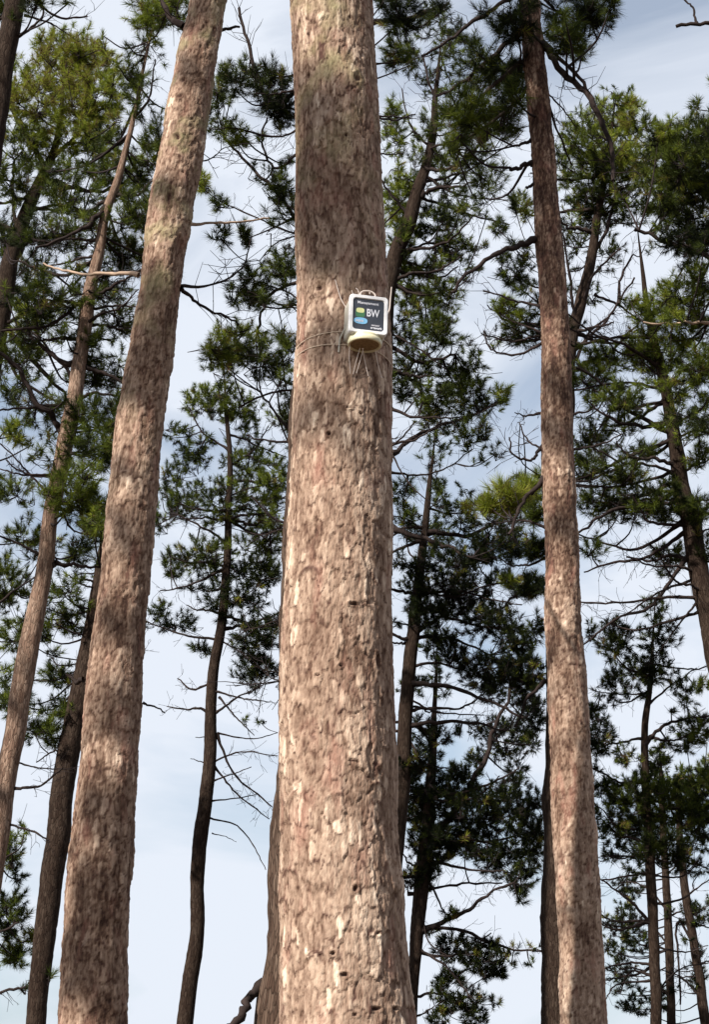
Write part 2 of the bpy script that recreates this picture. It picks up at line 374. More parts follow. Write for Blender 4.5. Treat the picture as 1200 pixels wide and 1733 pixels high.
class Tree:
    def __init__(s, name, label, Y, trunkpx, top=0, group=None, kind='far', needle=None, tone=.35, mat=None, axis=None, cat='pine tree', base_root=True):
        s.Y = Y; s.A = trunk_axis(trunkpx, Y, top) if axis is None else np.array(axis, float)
        b = s.A[0, :3].copy(); b[2] = 0
        s.root = empty(name, tuple(b), label, cat, group)
        s.seed = int(abs(s.A[0, 0] * 97 + Y * 31)) + 5
        s.nodes = [smoothline(s.A, 60)]          # things twigs can spring from (x,y,z,r)
        s.tw = Tubes(); s.tufts = []; s.tone = tone
        s.kind = kind; s.NN = 0
        s.needle = needle or .13
        if kind == 'far':
            ns = 20 if Y < 24 else 14
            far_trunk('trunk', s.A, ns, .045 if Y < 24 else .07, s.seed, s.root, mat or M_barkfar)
    def limb3(s, P3, r0, r1, mat=None, twigs=True, name='branch'):
        C = smoothline(P3, max(8, len(P3) * 5))
        wob = np.cumsum(rng.normal(0, 1, C.shape), axis=0); wob -= np.linspace(0, 1, len(C))[:, None] * wob[-1]
        C = C + wob * r0 * .3 + rng.normal(0, r0 * .2, C.shape)
        kk = np.linspace(0, 1, len(C))
        V, Fq = tube(C, np.linspace(r0, r1, len(C)) * (1 + rng.normal(0, .08, len(C))) * (1 + .5 * np.exp(-kk * 14)), 7)
        link(name, mesh_np(name, V, Fq), mat or M_limb, s.root, True)
        s.nodes.append(np.hstack([C, np.linspace(r0, r1, len(C))[:, None]]))
        if twigs: s.side_twigs(C, r1)
        return C
    def limb(s, px, w0, w1=None, dY=None, mat=None, twigs=True):
        w1 = w0 * .4 if w1 is None else w1
        ln = math.dist(px[0][:2], px[-1][:2]) * dep(px[0][1], s.Y) / F
        if dY is None: dY = random.uniform(-.45, .45) * ln
        # leave from the trunk's own surface distance
        n = len(px); P = []
        for k, p in enumerate(px):
            P.append(pt(p[0], p[1], s.Y + dY * (k / (n - 1)) ** 1.0))
        k = dep(px[0][1], s.Y) / F
        return s.limb3(P, w0 * k * .5, w1 * k * .5, mat, twigs)
    def side_twigs(s, C, r):
        L_ = np.linalg.norm(np.diff(C, axis=0), axis=1).sum()
        for _ in range(int(4 + L_ * 9)):
            k = rng.integers(len(C) // 4, len(C)); T = unit(C[min(k + 1, len(C) - 1)] - C[max(k - 1, 0)])
            d = unit(T * rng.uniform(.3, 1.1) + rng.normal(0, .8, 3) + np.array([0, 0, -.15]))
            l = rng.uniform(.15, .55) * min(1, .4 + L_ * .3)
            up = np.array([0, 0, rng.uniform(-.35, .75)])
            Q = [C[k], C[k] + d * l * .5, C[k] + d * l * .9 + up * l * .4 + rng.normal(0, .04, 3)]
            s.tw.add(np.array(Q), max(.0035, r * .3), .0018 * max(1, s.Y / 16), 3)
            if rng.random() < .6:
                e_ = unit(d + rng.normal(0, .7, 3)); s.tw.add(np.array([Q[1], Q[1] + e_ * l * .25, Q[1] + e_ * l * .4 + rng.normal(0, .03, 3)]), .0035, .0018 * max(1, s.Y / 16), 3)
    def near(s, p, lim=None):
        best = None; bd = 1e9
        for nd_ in s.nodes:
            d = np.linalg.norm((nd_[:, :3] - p) * np.array([1, 1, .9]), axis=1) + np.maximum(0, nd_[:, 2] - p[2]) * .6
            k = int(np.argmin(d))
            if d[k] < bd: bd = d[k]; best = nd_[k]
        return best[:3].copy(), best[3]
    def clump3(s, c, rad, n, tone=None, up=.6, anchor=None):
        c = np.asarray(c, float); rad = np.asarray(rad, float)
        a, ar = s.near(c) if anchor is None else anchor
        base = c - np.array([0, 0, rad[2] * .35])
        dist = np.linalg.norm(base - a)
        s.tw.add(smoothline([a, (a + base) / 2 + np.array([0, 0, -.10 * dist]) + rng.normal(0, .05 * dist, 3), base], 7), min(ar * .8, .012 + .006 * dist), .008, 5)
        K = max(1, n // 7)
        sub = base + rng.normal(0, 1, (K, 3)) * rad * .45
        for q in sub:
            s.tw.add(np.array([base, (base + q) / 2 + rng.normal(0, .03, 3), q]), .007, .005, 3)
        d = unit(rng.normal(0, 1, (n, 3))); rr = rng.uniform(.15, 1, n) ** .55
        P = c + d * rr[:, None] * rad
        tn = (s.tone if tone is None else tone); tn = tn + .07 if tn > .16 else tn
        for p, dd in zip(P, d):
            q = sub[np.argmin(np.linalg.norm(sub - p, axis=1))]
            if np.linalg.norm(p - q) > .12:
                s.tw.add(np.array([q, (p + q) / 2 + np.array([0, 0, -.03]) + rng.normal(0, .015, 3), p]), .005, .0035, 3)
            dr = unit(dd * .55 + np.array([0, 0, up]) + rng.normal(0, .35, 3) + unit(p - q) * .3)
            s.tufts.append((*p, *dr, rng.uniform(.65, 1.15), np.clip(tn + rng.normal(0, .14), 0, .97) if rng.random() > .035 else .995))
    def clumps(s, lst, k=1.0, tone=None):
        for c in lst:
            x, y, rx, ry, n = c[:5]; tn = c[5] if len(c) > 5 else tone
            Y = s.Y + random.uniform(-.7, 1.0); sc = dep(y, Y) / F
            if n > 9:
                for _ in range(2):
                    a_ = random.uniform(0, 6.28); f_ = random.uniform(.95, 1.5)
                    s.clump3(pt(x + rx * f_ * math.cos(a_), y + ry * f_ * math.sin(a_), Y + random.uniform(-.6, .8)), (rx * sc * .5, rx * sc * .6, ry * sc * .45), max(2, int(n * .36)), tn)
            s.clump3(pt(x, y, Y), (rx * sc * 1.0, max(rx, ry) * sc * 1.15, ry * sc * 1.0), max(1, int(round(n * k * (KD if n > 3 else 1)))), tn)
    def finish(s):
        if s.kind == 'far' and not s.NN and len(s.tufts) > 60 and s is not G_ and s.A[-1, 3] < .007:
            p = s.A[-1, :3]; q = s.A[-3, :3]
            for f, n in ((1.0, 16), (.7, 14), (.35, 12), (0, 12)): s.clump3(q + (p - q) * f + rng.normal(0, .12, 3), (.34, .34, .3), n, s.tone)
        if s.tufts:
            Tf = np.array(s.tufts); n = len(Tf); NN = s.NN or (66 if s.Y < 26 else 60)
            P = np.repeat(Tf[:, :3], NN, 0); D = np.repeat(Tf[:, 3:6], NN, 0); sc = np.repeat(Tf[:, 6], NN); tn = np.repeat(Tf[:, 7], NN)
            m = len(P)
            t = rng.uniform(0, 1, m); sp = np.repeat(rng.uniform(.8, 1.5, n), NN); al = R_(12) + R_(78) * (1 - t) ** .8 * sp * rng.uniform(.5, 1.15, m)
            pr = unit(np.cross(D, rng.normal(0, 1, (m, 3))))
            d = D * np.cos(al)[:, None] + pr * np.sin(al)[:, None] + np.array([0, 0, -.06])
            Ln = s.needle * sc * rng.uniform(.65, 1.1, m)
            B = P + D * ((t - .75) * .11 * sc)[:, None]
            W = unit(np.cross(d, rng.normal(0, 1, (m, 3)))) * (.00021 * max(s.Y, 8) * rng.uniform(.7, 1.3, m))[:, None]
            V = np.stack([B - W * .8, B + W * .8, B + d * Ln[:, None]], 1).reshape(-1, 3)
            tone = np.clip(tn + rng.normal(0, .07, m) + (rng.random(m) < .02) * .5, 0, 1); at = np.repeat(np.stack([tone, tone, tone, np.ones(m)], -1), 3, 0)
            o = link('crown', mesh_np('crown', V, np.arange(m * 3).reshape(-1, 3), {'needle': at}), M_needle, s.root)
            o['kind'] = 'stuff'
        if s.tw.V:
            o = link('twigs', s.tw.mesh('twigs'), M_twig, s.root); o['kind'] = 'stuff'

trees = []
def tree(*a, **k):
    t = Tree(*a, **k); trees.append(t); return t
KD = 2.95     # foliage density

# ---- the middle trunk that carries the box
YA = 6.6
Apx = [(588.5, 1733, 227), (582, 1600, 211), (577, 1500, 206), (574, 1400, 198), (573, 1300, 197), (571, 1200, 192), (571, 1100, 187), (573, 1000, 178), (575, 900, 171), (578, 800, 165), (580, 700, 160), (581, 600, 156), (580, 500, 151), (575, 400, 147), (573, 300, 145), (570, 200, 140), (565, 100, 138), (561, 0, 136)]
A_ = tree('pine_tree', 'thick pink-brown pine trunk with flaking bark in the middle, carrying the white box', YA, Apx, top=6.5, kind='fine', group='tall pines', tone=.3)
def scarset(tr, Px, lst):
    o = []
    for x, y, wpx, hpx, kind in lst:
        ys = [p[1] for p in Px][::-1]; xs = [p[0] for p in Px][::-1]; ws = [p[2] for p in Px][::-1]
        cx = np.interp(y, ys, xs); hw = np.interp(y, ys, ws) / 2
        q = np.clip((x - cx) / hw, -.93, .93); ta = math.pi / 2 * 0 + math.acos(q)
        # cos(ta)=q on the viewer's side
        Yf = tr.Y - math.sin(ta) * hw * dep(y, tr.Y) / F
        o.append((ta, pt(x, y, Yf)[2], wpx * dep(y, Yf) / F, hpx * dep(y, Yf) / F, kind))
    return o

# which side is which: T ~ +z, A = T x y = -x, B = T x A = z x (-x) = -y
def fix(sc): return [(math.pi - ta, *r) for ta, *r in sc]
scA = fix(scarset(A_, Apx, [(524, 128, 5, 6, 0), (601, 133, 8, 9, 0), (540, 300, 10, 6, 1), (541, 488, 11, 9, 0), (532, 500, 14, 9, 1), (585, 230, 4, 4, 0), (610, 700, 5, 4, 0), (527, 962, 20, 13, 1), (597, 1022, 7, 4, 0), (618, 1022, 9, 5, 1),
    (540, 1142, 5, 4, 0), (578, 1126, 4, 4, 0), (637, 1120, 5, 14, 0), (645, 1190, 4, 14, 0), (506, 1342, 22, 12, 1), (572, 1342, 20, 12, 1), (640, 1305, 4, 10, 0), (636, 1325, 14, 7, 1), (492, 1467, 20, 11, 1), (602, 1505, 5, 7, 0), (480, 1515, 18, 9, 1), (565, 1613, 5, 4, 0), (635, 1582, 5, 5, 0), (584, 1650, 8, 4, 0), (600, 1718, 6, 4, 0), (634, 1710, 8, 4, 0), (665, 1711, 7, 4, 0), (537, 1606, 12, 5, 1), (660, 1200, 5, 12, 0), (672, 1440, 4, 14, 0), (668, 1520, 4, 13, 0), (560, 735, 6, 4, 0), (590, 690, 7, 3, 0), (520, 770, 10, 6, 1)]))
fine_trunk('trunk', A_.A, .005, .006, 1.3, 7.2, 101, A_.root, scA, amp=1.1, lichen_z=(4.6, 6.6), cellw=.05, tb=(-.02, -.10))

# ---- left leaning trunk
YB = 10.5
Bpx = [(156, 1720, 114), (160, 1600, 107), (170, 1450, 104), (183, 1300, 95), (195, 1133, 91), (209, 1000, 80), (219, 900, 80), (227, 800, 78), (238, 700, 75), (254, 600, 72), (269, 500, 67), (282, 400, 71), (299, 300, 71), (316, 200, 68), (333, 100, 63), (352, 0, 56)]
B_ = tree('pine_tree', 'second pine from the left edge, thick trunk leaning right with patches of sun on it', YB, Bpx, top=7, kind='fine', group='tall pines', tone=.3)
scB = fix(scarset(B_, Bpx, [(317, 137, 6, 5, 0), (310, 165, 7, 5, 0), (308, 232, 6, 8, 0), (293, 335, 4, 24, 0), (262, 445, 5, 8, 0), (282, 395, 24, 6, 1), (215, 800, 20, 5, 1), (230, 620, 14, 5, 1), (190, 1300, 20, 8, 1), (305, 262, 16, 5, 1), (205, 1010, 16, 6, 1), (178, 1480, 12, 8, 1), (168, 1590, 14, 8, 1)]))
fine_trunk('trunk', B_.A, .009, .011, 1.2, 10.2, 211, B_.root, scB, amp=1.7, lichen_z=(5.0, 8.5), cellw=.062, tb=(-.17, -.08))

# ---- right trunk
YF = 14.5
Fpx = [(989, 1733, 78), (984, 1600, 72), (978, 1500, 71), (972, 1400, 71), (967, 1300, 68), (959, 1133, 62), (952, 1000, 56), (950, 900, 53), (946, 800, 51), (944, 700, 50), (942, 600, 48), (937, 500, 45), (930, 400, 42), (922, 300, 38), (915, 200, 36), (905, 100, 35), (896, 0, 30)]
F_ = tree('pine_tree', 'straight slim pine trunk right of the middle, dark at its top and sunlit below', YF, Fpx, top=5, kind='fine', group='tall pines', tone=.32)
scF = fix(scarset(F_, Fpx, [(930, 535, 4, 5, 0), (925, 560, 5, 5, 0), (948, 760, 12, 4, 1), (940, 845, 4, 3, 0), (955, 890, 18, 5, 1), (945, 985, 4, 3, 0), (952, 1235, 4, 3, 0), (975, 1440, 16, 6, 1), (960, 1100, 14, 4, 1)]))
fine_trunk('trunk', F_.A, .0125, .015, 1.2, 13.8, 307, F_.root, scF, amp=1.7, lichen_z=(20, 30), cellw=.06, tb=(.02, -.46))  # bark tone drops with height, painting in the shade on the trunk top

# ---- the rest, further back
A2 = tree('pine_tree', 'shaded pine trunk half hidden behind the left edge of the middle trunk', 10.2, [(502, 1733, 132), (508, 1600, 120), (513, 1470, 112), (515, 1350, 104), (519, 1150, 101), (522, 1000, 94), (528, 860, 87), (540, 600, 76), (552, 300, 62), (560, 0, 52)], top=4, group='tall pines', tone=.3, mat=mat_bark_far('bark_mid_shaded', .27))  # bark colour darkened to stand in for the shade on this trunk
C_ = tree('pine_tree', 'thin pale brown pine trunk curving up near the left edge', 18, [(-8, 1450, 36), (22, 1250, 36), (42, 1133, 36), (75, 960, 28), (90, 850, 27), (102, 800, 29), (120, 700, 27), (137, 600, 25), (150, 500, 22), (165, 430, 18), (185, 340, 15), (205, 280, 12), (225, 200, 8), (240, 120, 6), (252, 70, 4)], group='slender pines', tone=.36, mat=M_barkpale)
D_ = tree('pine_tree', 'dark pine trunk emerging from behind the left leaning trunk, low at the left', 22, [(62, 1700, 34), (73, 1600, 37), (86, 1500, 40), (98, 1400, 40), (110, 1300, 38), (124, 1230, 38), (150, 1100, 34), (175, 960, 30), (200, 800, 24), (215, 700, 18)], group='slender pines')
E_ = tree('pine_tree', 'crooked thin dark pine standing alone against the sky between the two big trunks', 28, [(314, 1733, 28), (322, 1660, 27), (334, 1580, 25), (333, 1500, 24), (341, 1400, 25), (352, 1300, 22), (362, 1133, 18), (377, 1040, 16), (382, 960, 14), (386, 880, 12), (388, 780, 9), (382, 690, 6)], group='slender pines', tone=.3)
F2 = tree('pine_tree', 'dark trunk tucked behind the left side of the right-hand sunlit trunk', 22, [(944, 1733, 58), (943, 1600, 56), (942, 1500, 52), (942, 1300, 44), (944, 1100, 36), (944, 900, 30), (942, 700, 22), (938, 560, 14)], group='slender pines', tone=.3)
G_ = tree('pine_tree', 'bare-limbed dark pine bending left at the right edge', 22, [(1216, 1110, 41), (1200, 1030, 38), (1181, 950, 35), (1166, 870, 32), (1153, 810, 28), (1139, 730, 23), (1122, 640, 18), (1106, 570, 14), (1096, 510, 10), (1088, 450, 6)], group='slender pines', tone=.42)
H_ = tree('pine_tree', 'dark pine with a dense black crown just right of the middle trunk', 28, [(672, 1420, 28), (683, 1300, 26), (688, 1200, 24), (695, 1100, 22), (704, 1040, 20), (712, 960, 16), (722, 880, 12), (730, 800, 7)], group='slender pines', tone=.22)
I_ = tree('pine_tree', 'low dark pine with hanging boughs between the middle and right-hand trunks', 32, [(695, 1740, 19), (700, 1650, 20), (707, 1560, 24), (716, 1480, 25), (724, 1400, 22), (730, 1300, 16), (735, 1220, 10), (738, 1150, 6)], group='slender pines', tone=.2)
K_ = tree('pine_tree', 'young pine with a pale lower stem, bottom right behind dark needles', 30, [(1112, 1750, 20), (1110, 1650, 19), (1106, 1560, 18), (1100, 1450, 17), (1095, 1350, 14), (1091, 1250, 12), (1100, 1170, 10), (1105, 1100, 6)], group='slender pines', tone=.3)
L_ = tree('pine_tree', 'thin straight dark stem beside the pale young stem, bottom right', 38, [(1137, 1733, 15), (1134, 1620, 15), (1128, 1500, 13), (1123, 1400, 12), (1120, 1330, 9)], group='slender pines', tone=.25)
M_ = tree('pine_tree', 'slanting dark stem nearest the bottom right corner', 38, [(1195, 1733, 18), (1188, 1680, 17), (1176, 1600, 15), (1162, 1520, 15), (1154, 1450, 13), (1150, 1380, 10)], group='slender pines', tone=.25)
N_ = tree('pine_tree', 'trunk slanting out of the top left corner', 15, [(-12, 250, 34), (-2, 170, 34), (10, 90, 34), (22, 30, 34), (32, -30, 32)], top=8, group='slender pines', tone=.3)
O_ = tree('pine_tree', 'dark forked pine with bright green tufts in the upper left', 21, [(-34, 720, 40), (-14, 620, 36), (-2, 550, 33), (12, 470, 30), (32, 390, 25), (58, 330, 20), (80, 280, 15), (98, 220, 10), (108, 150, 6)], group='slender pines', tone=.72)
Q_ = tree('pine_tree', 'dark pine right behind the middle trunk, beside the white box', 24, [(640, 760, 34), (648, 620, 32), (654, 520, 29), (666, 440, 27), (690, 380, 25), (710, 310, 20), (725, 260, 16), (735, 200, 12), (742, 130, 7)], group='slender pines', tone=.36)
S_ = tree('pine_tree', 'many-stemmed reddish pine just right of the right-hand trunk at mid-height', 26, [(978, 1733, 36), (968, 1300, 33), (958, 1000, 29), (956, 800, 26), (960, 700, 24), (968, 580, 21), (980, 520, 20), (1000, 440, 17), (1010, 370, 14), (1025, 300, 11), (1035, 230, 7)], group='slender pines', tone=.48)
W_ = tree('pine_tree', 'pine at the upper right edge with a heavy dark bough reaching in', 21, [(1300, 1300, 50), (1290, 900, 44), (1275, 600, 36), (1262, 400, 26), (1250, 250, 16)], group='slender pines', tone=.34)

Z_ = tree('pine_tree', 'pine hidden behind the middle trunk, its dark boughs showing on both sides of it', 19.5, [(585, 1733, 70), (580, 1300, 62), (576, 900, 52), (570, 500, 40), (566, 200, 30), (562, 0, 22)], top=3, group='slender pines', tone=.3)
# limbs -------------------------------------------------------------
# middle trunk's own high boughs
Z_.limb([(555, 150), (505, 150), (470, 175), (440, 120), (405, 15)], 9, 5, .2)
Z_.limb([(565, 60), (628, 40), (690, 30), (760, 5)], 13, 6, .6)
Z_.clumps([(458, 150, 46, 48, 46, .12), (480, 190, 26, 26, 16, .15), (425, 115, 22, 25, 9), (680, 25, 42, 35, 34, .15), (668, 90, 26, 40, 18), (735, 25, 30, 20, 8)], .9)
Z_.limb([(568, 470), (503, 372), (430, 290), (378, 235)], 9, 4, 1); Z_.limb([(566, 230), (502, 260), (470, 285), (445, 250), (452, 200)], 6, 3, .5)
Z_.limb([(570, 480), (503, 475), (455, 500), (437, 545), (442, 610)], 8, 3, .8); Z_.limb([(570, 550), (500, 520), (450, 520), (410, 480)], 4, 2)
Z_.limb([(568, 430), (500, 400), (465, 412), (440, 440)], 4, 2); Z_.limb([(574, 800), (497, 738), (462, 700), (435, 660)], 8, 3); Z_.limb([(574, 690), (500, 660), (440, 670), (405, 690)], 6, 3); Z_.limb([(576, 950), (490, 895), (450, 870), (425, 840)], 7, 3)
Z_.clumps([(400, 232, 24, 24, 10, .6), (478, 310, 25, 42, 14), (415, 398, 12, 22, 8), (480, 450, 30, 42, 18), (440, 500, 25, 30, 8), (400, 575, 58, 28, 32, .82), (368, 600, 30, 22, 10, .55), (440, 612, 46, 30, 18), (480, 600, 25, 40, 12), (490, 700, 20, 50, 12), (470, 330, 40, 60, 10)])
# left leaning trunk
B_.limb([(318, 45), (292, 32), (262, -8)], 12, 7, .3); B_.limb([(368, 52), (405, 46)], 7, 4, .1, twigs=False)
B_.limb([(322, 380), (380, 378), (455, 370)], 5, 3, .3, mat=M_dead, twigs=False); B_.limb([(340, 178), (352, 172), (358, 140)], 4, 2, 0, mat=M_dead, twigs=False)
B_.limb([(232, 464), (170, 461), (120, 458), (72, 445)], 7, 3, .6, mat=M_dead, twigs=False)
B_.limb([(305, 487), (340, 520), (405, 549)], 7, 3, .5); B_.limb([(303, 485), (365, 482), (412, 450), (424, 405)], 5, 2, .8)
B_.limb([(330, 275), (355, 270), (380, 250)], 3, 1.5, .2); B_.limb([(240, 1190), (262, 1196), (278, 1205)], 4, 2, .1, twigs=False)
B_.limb([(140, 1150), (128, 1158), (112, 1140)], 8, 4, .1, twigs=False)
C_.clumps([(290, 20, 42, 28, 22, .62), (250, 30, 30, 30, 12, .6)])
Z_.limb([(566, 120), (480, 230), (385, 215)], 6, 3); Z_.limb([(570, 560), (500, 500), (430, 475)], 5, 2); Z_.limb([(568, 420), (460, 380), (370, 340)], 5, 2)
Z_.clumps([(370, 180, 18, 60, 16), (378, 120, 14, 24, 5), (342, 310, 14, 28, 8, .75), (372, 345, 20, 20, 5), (430, 470, 34, 30, 14), (400, 500, 28, 22, 8), (375, 400, 24, 20, 5)])
# left thin tree and its neighbours
C_.limb([(160, 440), (110, 462), (30, 442)], 8, 3); C_.limb([(155, 495), (95, 545), (0, 562)], 8, 4); C_.limb([(158, 500), (200, 480), (240, 455)], 7, 3)
C_.limb([(150, 520), (205, 515), (235, 520)], 5, 2); C_.limb([(135, 620), (180, 632), (215, 655)], 9, 4); C_.limb([(180, 350), (140, 390), (60, 420)], 9, 4); C_.limb([(190, 330), (240, 330), (262, 300)], 7, 3)
C_.limb([(92, 960), (60, 935), (-10, 905)], 6, 3); C_.limb([(92, 950), (130, 955), (175, 960)], 8, 4); C_.limb([(105, 735), (70, 690), (30, 625), (-10, 590)], 12, 6)
C_.limb([(112, 682), (60, 690), (-10, 695)], 6, 3); C_.limb([(120, 620), (80, 600), (30, 555)], 9, 4); C_.limb([(120, 640), (70, 575), (50, 560)], 6, 3); C_.limb([(100, 855), (60, 815), (20, 770), (-10, 745)], 5, 2); C_.limb([(95, 805), (50, 806), (-10, 790)], 5, 2)
C_.limb([(22, 1290), (70, 1300), (110, 1302)], 3, 2); C_.limb([(20, 1335), (70, 1330), (105, 1300)], 5, 3); C_.limb([(12, 1395), (45, 1402), (82, 1422)], 4, 3); C_.limb([(225, 200), (250, 170), (262, 100)], 5, 2)
C_.clumps([(205, 300, 52, 46, 34), (235, 360, 46, 46, 30), (115, 335, 58, 36, 20), (235, 160, 28, 60, 14), (150, 400, 76, 36, 34), (215, 425, 36, 34, 18), (70, 395, 56, 46, 24, .2), (100, 495, 78, 46, 24), (200, 540, 38, 36, 14), (45, 600, 46, 36, 18), (268, 240, 20, 50, 10), (176, 60, 7, 7, 1), (216, 74, 7, 7, 1), (200, 110, 6, 6, 1), (228, 130, 16, 22, 5),
    (170, 640, 46, 36, 20), (165, 760, 50, 46, 28), (120, 840, 56, 46, 34, .5), (170, 880, 36, 46, 22), (60, 700, 50, 30, 10), (90, 770, 50, 30, 8), (150, 700, 40, 30, 14), (280, 440, 20, 40, 6)])
D_.limb([(124, 1215), (135, 1130), (150, 1120)], 6, 3); D_.limb([(112, 1285), (95, 1270), (60, 1290)], 4, 2); D_.limb([(115, 1245), (145, 1180), (150, 1150)], 8, 4)
D_.limb([(90, 1446), (80, 1440)], 5, 4, twigs=False); D_.limb([(108, 1415), (116, 1412)], 5, 4, twigs=False)
D_.clumps([(120, 1050, 46, 26, 16, .25), (95, 1140, 36, 24, 14), (120, 1190, 36, 34, 14, .5), (60, 1230, 46, 36, 14), (30, 1180, 36, 40, 12), (85, 1650, 10, 12, 2), (88, 1240, 30, 30, 8), (110, 1000, 46, 30, 12), (60, 1060, 36, 30, 12)])
O_.limb([(85, 265), (125, 235), (160, 190)], 8, 4); O_.limb([(20, 440), (55, 405), (95, 400), (160, 380)], 10, 4); O_.limb([(18, 160), (22, 190), (52, 240), (75, 290)], 7, 9, 0)
O_.limb([(5, 520), (40, 600), (80, 640), (120, 690)], 12, 4); O_.limb([(0, 560), (30, 640), (110, 690)], 8, 3); O_.limb([(30, 400), (20, 330), (24, 270)], 8, 4); O_.limb([(45, 360), (90, 350), (150, 360)], 6, 3)
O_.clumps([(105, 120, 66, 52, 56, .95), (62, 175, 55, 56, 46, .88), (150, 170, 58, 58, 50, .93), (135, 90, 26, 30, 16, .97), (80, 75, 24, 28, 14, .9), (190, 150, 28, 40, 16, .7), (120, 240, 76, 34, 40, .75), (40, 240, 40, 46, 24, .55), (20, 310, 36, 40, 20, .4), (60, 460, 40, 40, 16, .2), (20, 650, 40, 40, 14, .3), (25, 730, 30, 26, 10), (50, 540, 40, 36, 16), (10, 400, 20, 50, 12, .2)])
N_.limb([(30, 60), (70, 30), (62, -10)], 5, 3); N_.limb([(60, 5), (95, 30), (147, 28)], 5, 3, .2); N_.limb([(40, 25), (75, 35), (112, 56)], 4, 2, .2); N_.limb([(5, 30), (-20, 45)], 6, 4, twigs=False)
N_.clumps([(5, 15, 24, 24, 10), (60, 5, 34, 16, 8), (115, 3, 12, 8, 2)])
# off-left low foliage
X_ = tree('pine_tree', 'leafy pine at the far left edge with low green boughs', 24, [(-60, 1733, 40), (-62, 1400, 34), (-66, 1100, 24), (-60, 960, 12)], group='slender pines', tone=.5)
X_.limb([(-62, 1460), (-20, 1470), (25, 1440)], 7, 3, 0); X_.limb([(-60, 1690), (0, 1682), (42, 1672)], 7, 4, 0); X_.limb([(-62, 1100), (-20, 1040), (20, 1000)], 8, 4, 0); X_.limb([(-60, 1600), (-10, 1580), (30, 1560)], 6, 3, 0)
X_.clumps([(10, 985, 38, 60, 36, .55), (45, 905, 40, 36, 18, .4), (25, 1075, 40, 36, 16), (20, 1440, 24, 36, 14, .5), (18, 1545, 36, 46, 26, .3), (52, 1580, 14, 18, 6, .85), (28, 1610, 32, 26, 12), (30, 830, 40, 30, 12), (55, 1000, 20, 30, 6), (42, 1672, 10, 8, 3, .1), (10, 1160, 30, 40, 12)])
# crooked tree
for p in [([(377, 1085), (310, 1072), (248, 1052)], 5), ([(380, 1065), (430, 1050), (478, 1035)], 6), ([(364, 1150), (325, 1168), (300, 1148)], 5), ([(364, 1206), (400, 1180), (445, 1160)], 4),
          ([(366, 1240), (395, 1305), (460, 1366)], 5), ([(362, 1298), (400, 1345), (456, 1386)], 4), ([(360, 1290), (400, 1274), (470, 1280)], 3.5), ([(358, 1356), (435, 1344)], 3), ([(360, 1322), (395, 1308), (425, 1298)], 3),
          ([(354, 1384), (400, 1398), (428, 1430), (450, 1472)], 3), ([(348, 1292), (322, 1284)], 2.5), ([(364, 1246), (330, 1248)], 2.5), ([(370, 1180), (400, 1215), (430, 1245)], 3.5), ([(368, 1240), (430, 1250), (470, 1240)], 3), ([(358, 1410), (380, 1415), (400, 1425)], 2), ([(384, 960), (330, 985), (270, 1000)], 5), ([(386, 880), (430, 905), (480, 890)], 6), ([(384, 920), (340, 890), (300, 870)], 5), ([(388, 790), (430, 760), (455, 720)], 4), ([(386, 760), (340, 730), (320, 690)], 4)]:
    E_.limb(p[0], p[1], p[1] * .45, None, twigs=len(p[0]) > 2 and p[1] > 3)
E_.clumps([(340, 680, 36, 36, 24, .55), (402, 690, 46, 36, 30, .45), (330, 760, 42, 36, 24), (418, 780, 56, 46, 36, .5), (380, 850, 76, 46, 52), (450, 900, 38, 46, 34, .55), (310, 850, 38, 36, 20), (350, 940, 56, 36, 38), (440, 970, 42, 36, 34, .15), (290, 960, 28, 24, 12), (390, 1010, 56, 28, 28, .12), (432, 1080, 46, 46, 46, .1), (445, 1128, 34, 22, 18, .1), (300, 1052, 46, 18, 12, .15), (340, 1100, 28, 14, 6), (442, 1222, 14, 6, 3), (415, 1218, 8, 6, 2), (455, 830, 30, 40, 22, .5), (300, 800, 30, 30, 12), (270, 880, 26, 30, 10), (270, 1030, 22, 20, 8)])
# right trunk's crown boughs
F_.limb([(890, -20), (830, 22), (770, 60), (714, 96)], 9, 4, -.4); F_.limb([(900, 40), (850, 80), (790, 130), (735, 166)], 11, 4, .4); F_.limb([(903, 95), (840, 140), (760, 195), (728, 150), (716, 95)], 8, 3, .3); F_.limb([(906, 130), (850, 190), (770, 240), (730, 250)], 7, 3, .5)
F_.limb([(908, 62), (950, 110), (1000, 165), (1032, 240), (1040, 305)], 13, 6, -.6); F_.limb([(912, 75), (985, 140), (1022, 215)], 8, 4, .3); F_.limb([(912, 110), (935, 190), (968, 280)], 5, 3, .3); F_.limb([(918, 150), (955, 185), (975, 215)], 3, 2, .2)
F_.limb([(903, 276), (885, 280), (864, 286)], 8, 6, -.2, twigs=False); F_.limb([(900, 240), (870, 248)], 6, 4, -.2, twigs=False); F_.limb([(906, 312), (890, 316)], 6, 4, 0, twigs=False)
F_.limb([(912, 404), (868, 418), (820, 445), (766, 495)], 11, 5, -.3); F_.limb([(918, 520), (870, 510), (818, 492)], 5, 3, .3)
F_.limb([(920, 580), (865, 598), (830, 590), (818, 560)], 5, 2, .3); F_.limb([(920, 565), (880, 550), (845, 530)], 4, 2, .1); F_.limb([(921, 755), (895, 780), (872, 775), (862, 740)], 6, 2.5, -.2); F_.limb([(921, 762), (900, 750), (880, 715)], 4, 2, .2)
F_.limb([(922, 808), (885, 850), (862, 905)], 8, 5, -.3); F_.limb([(925, 893), (895, 885), (870, 880)], 5, 3, .1); F_.limb([(925, 1050), (912, 1045)], 3, 2, 0, twigs=False)
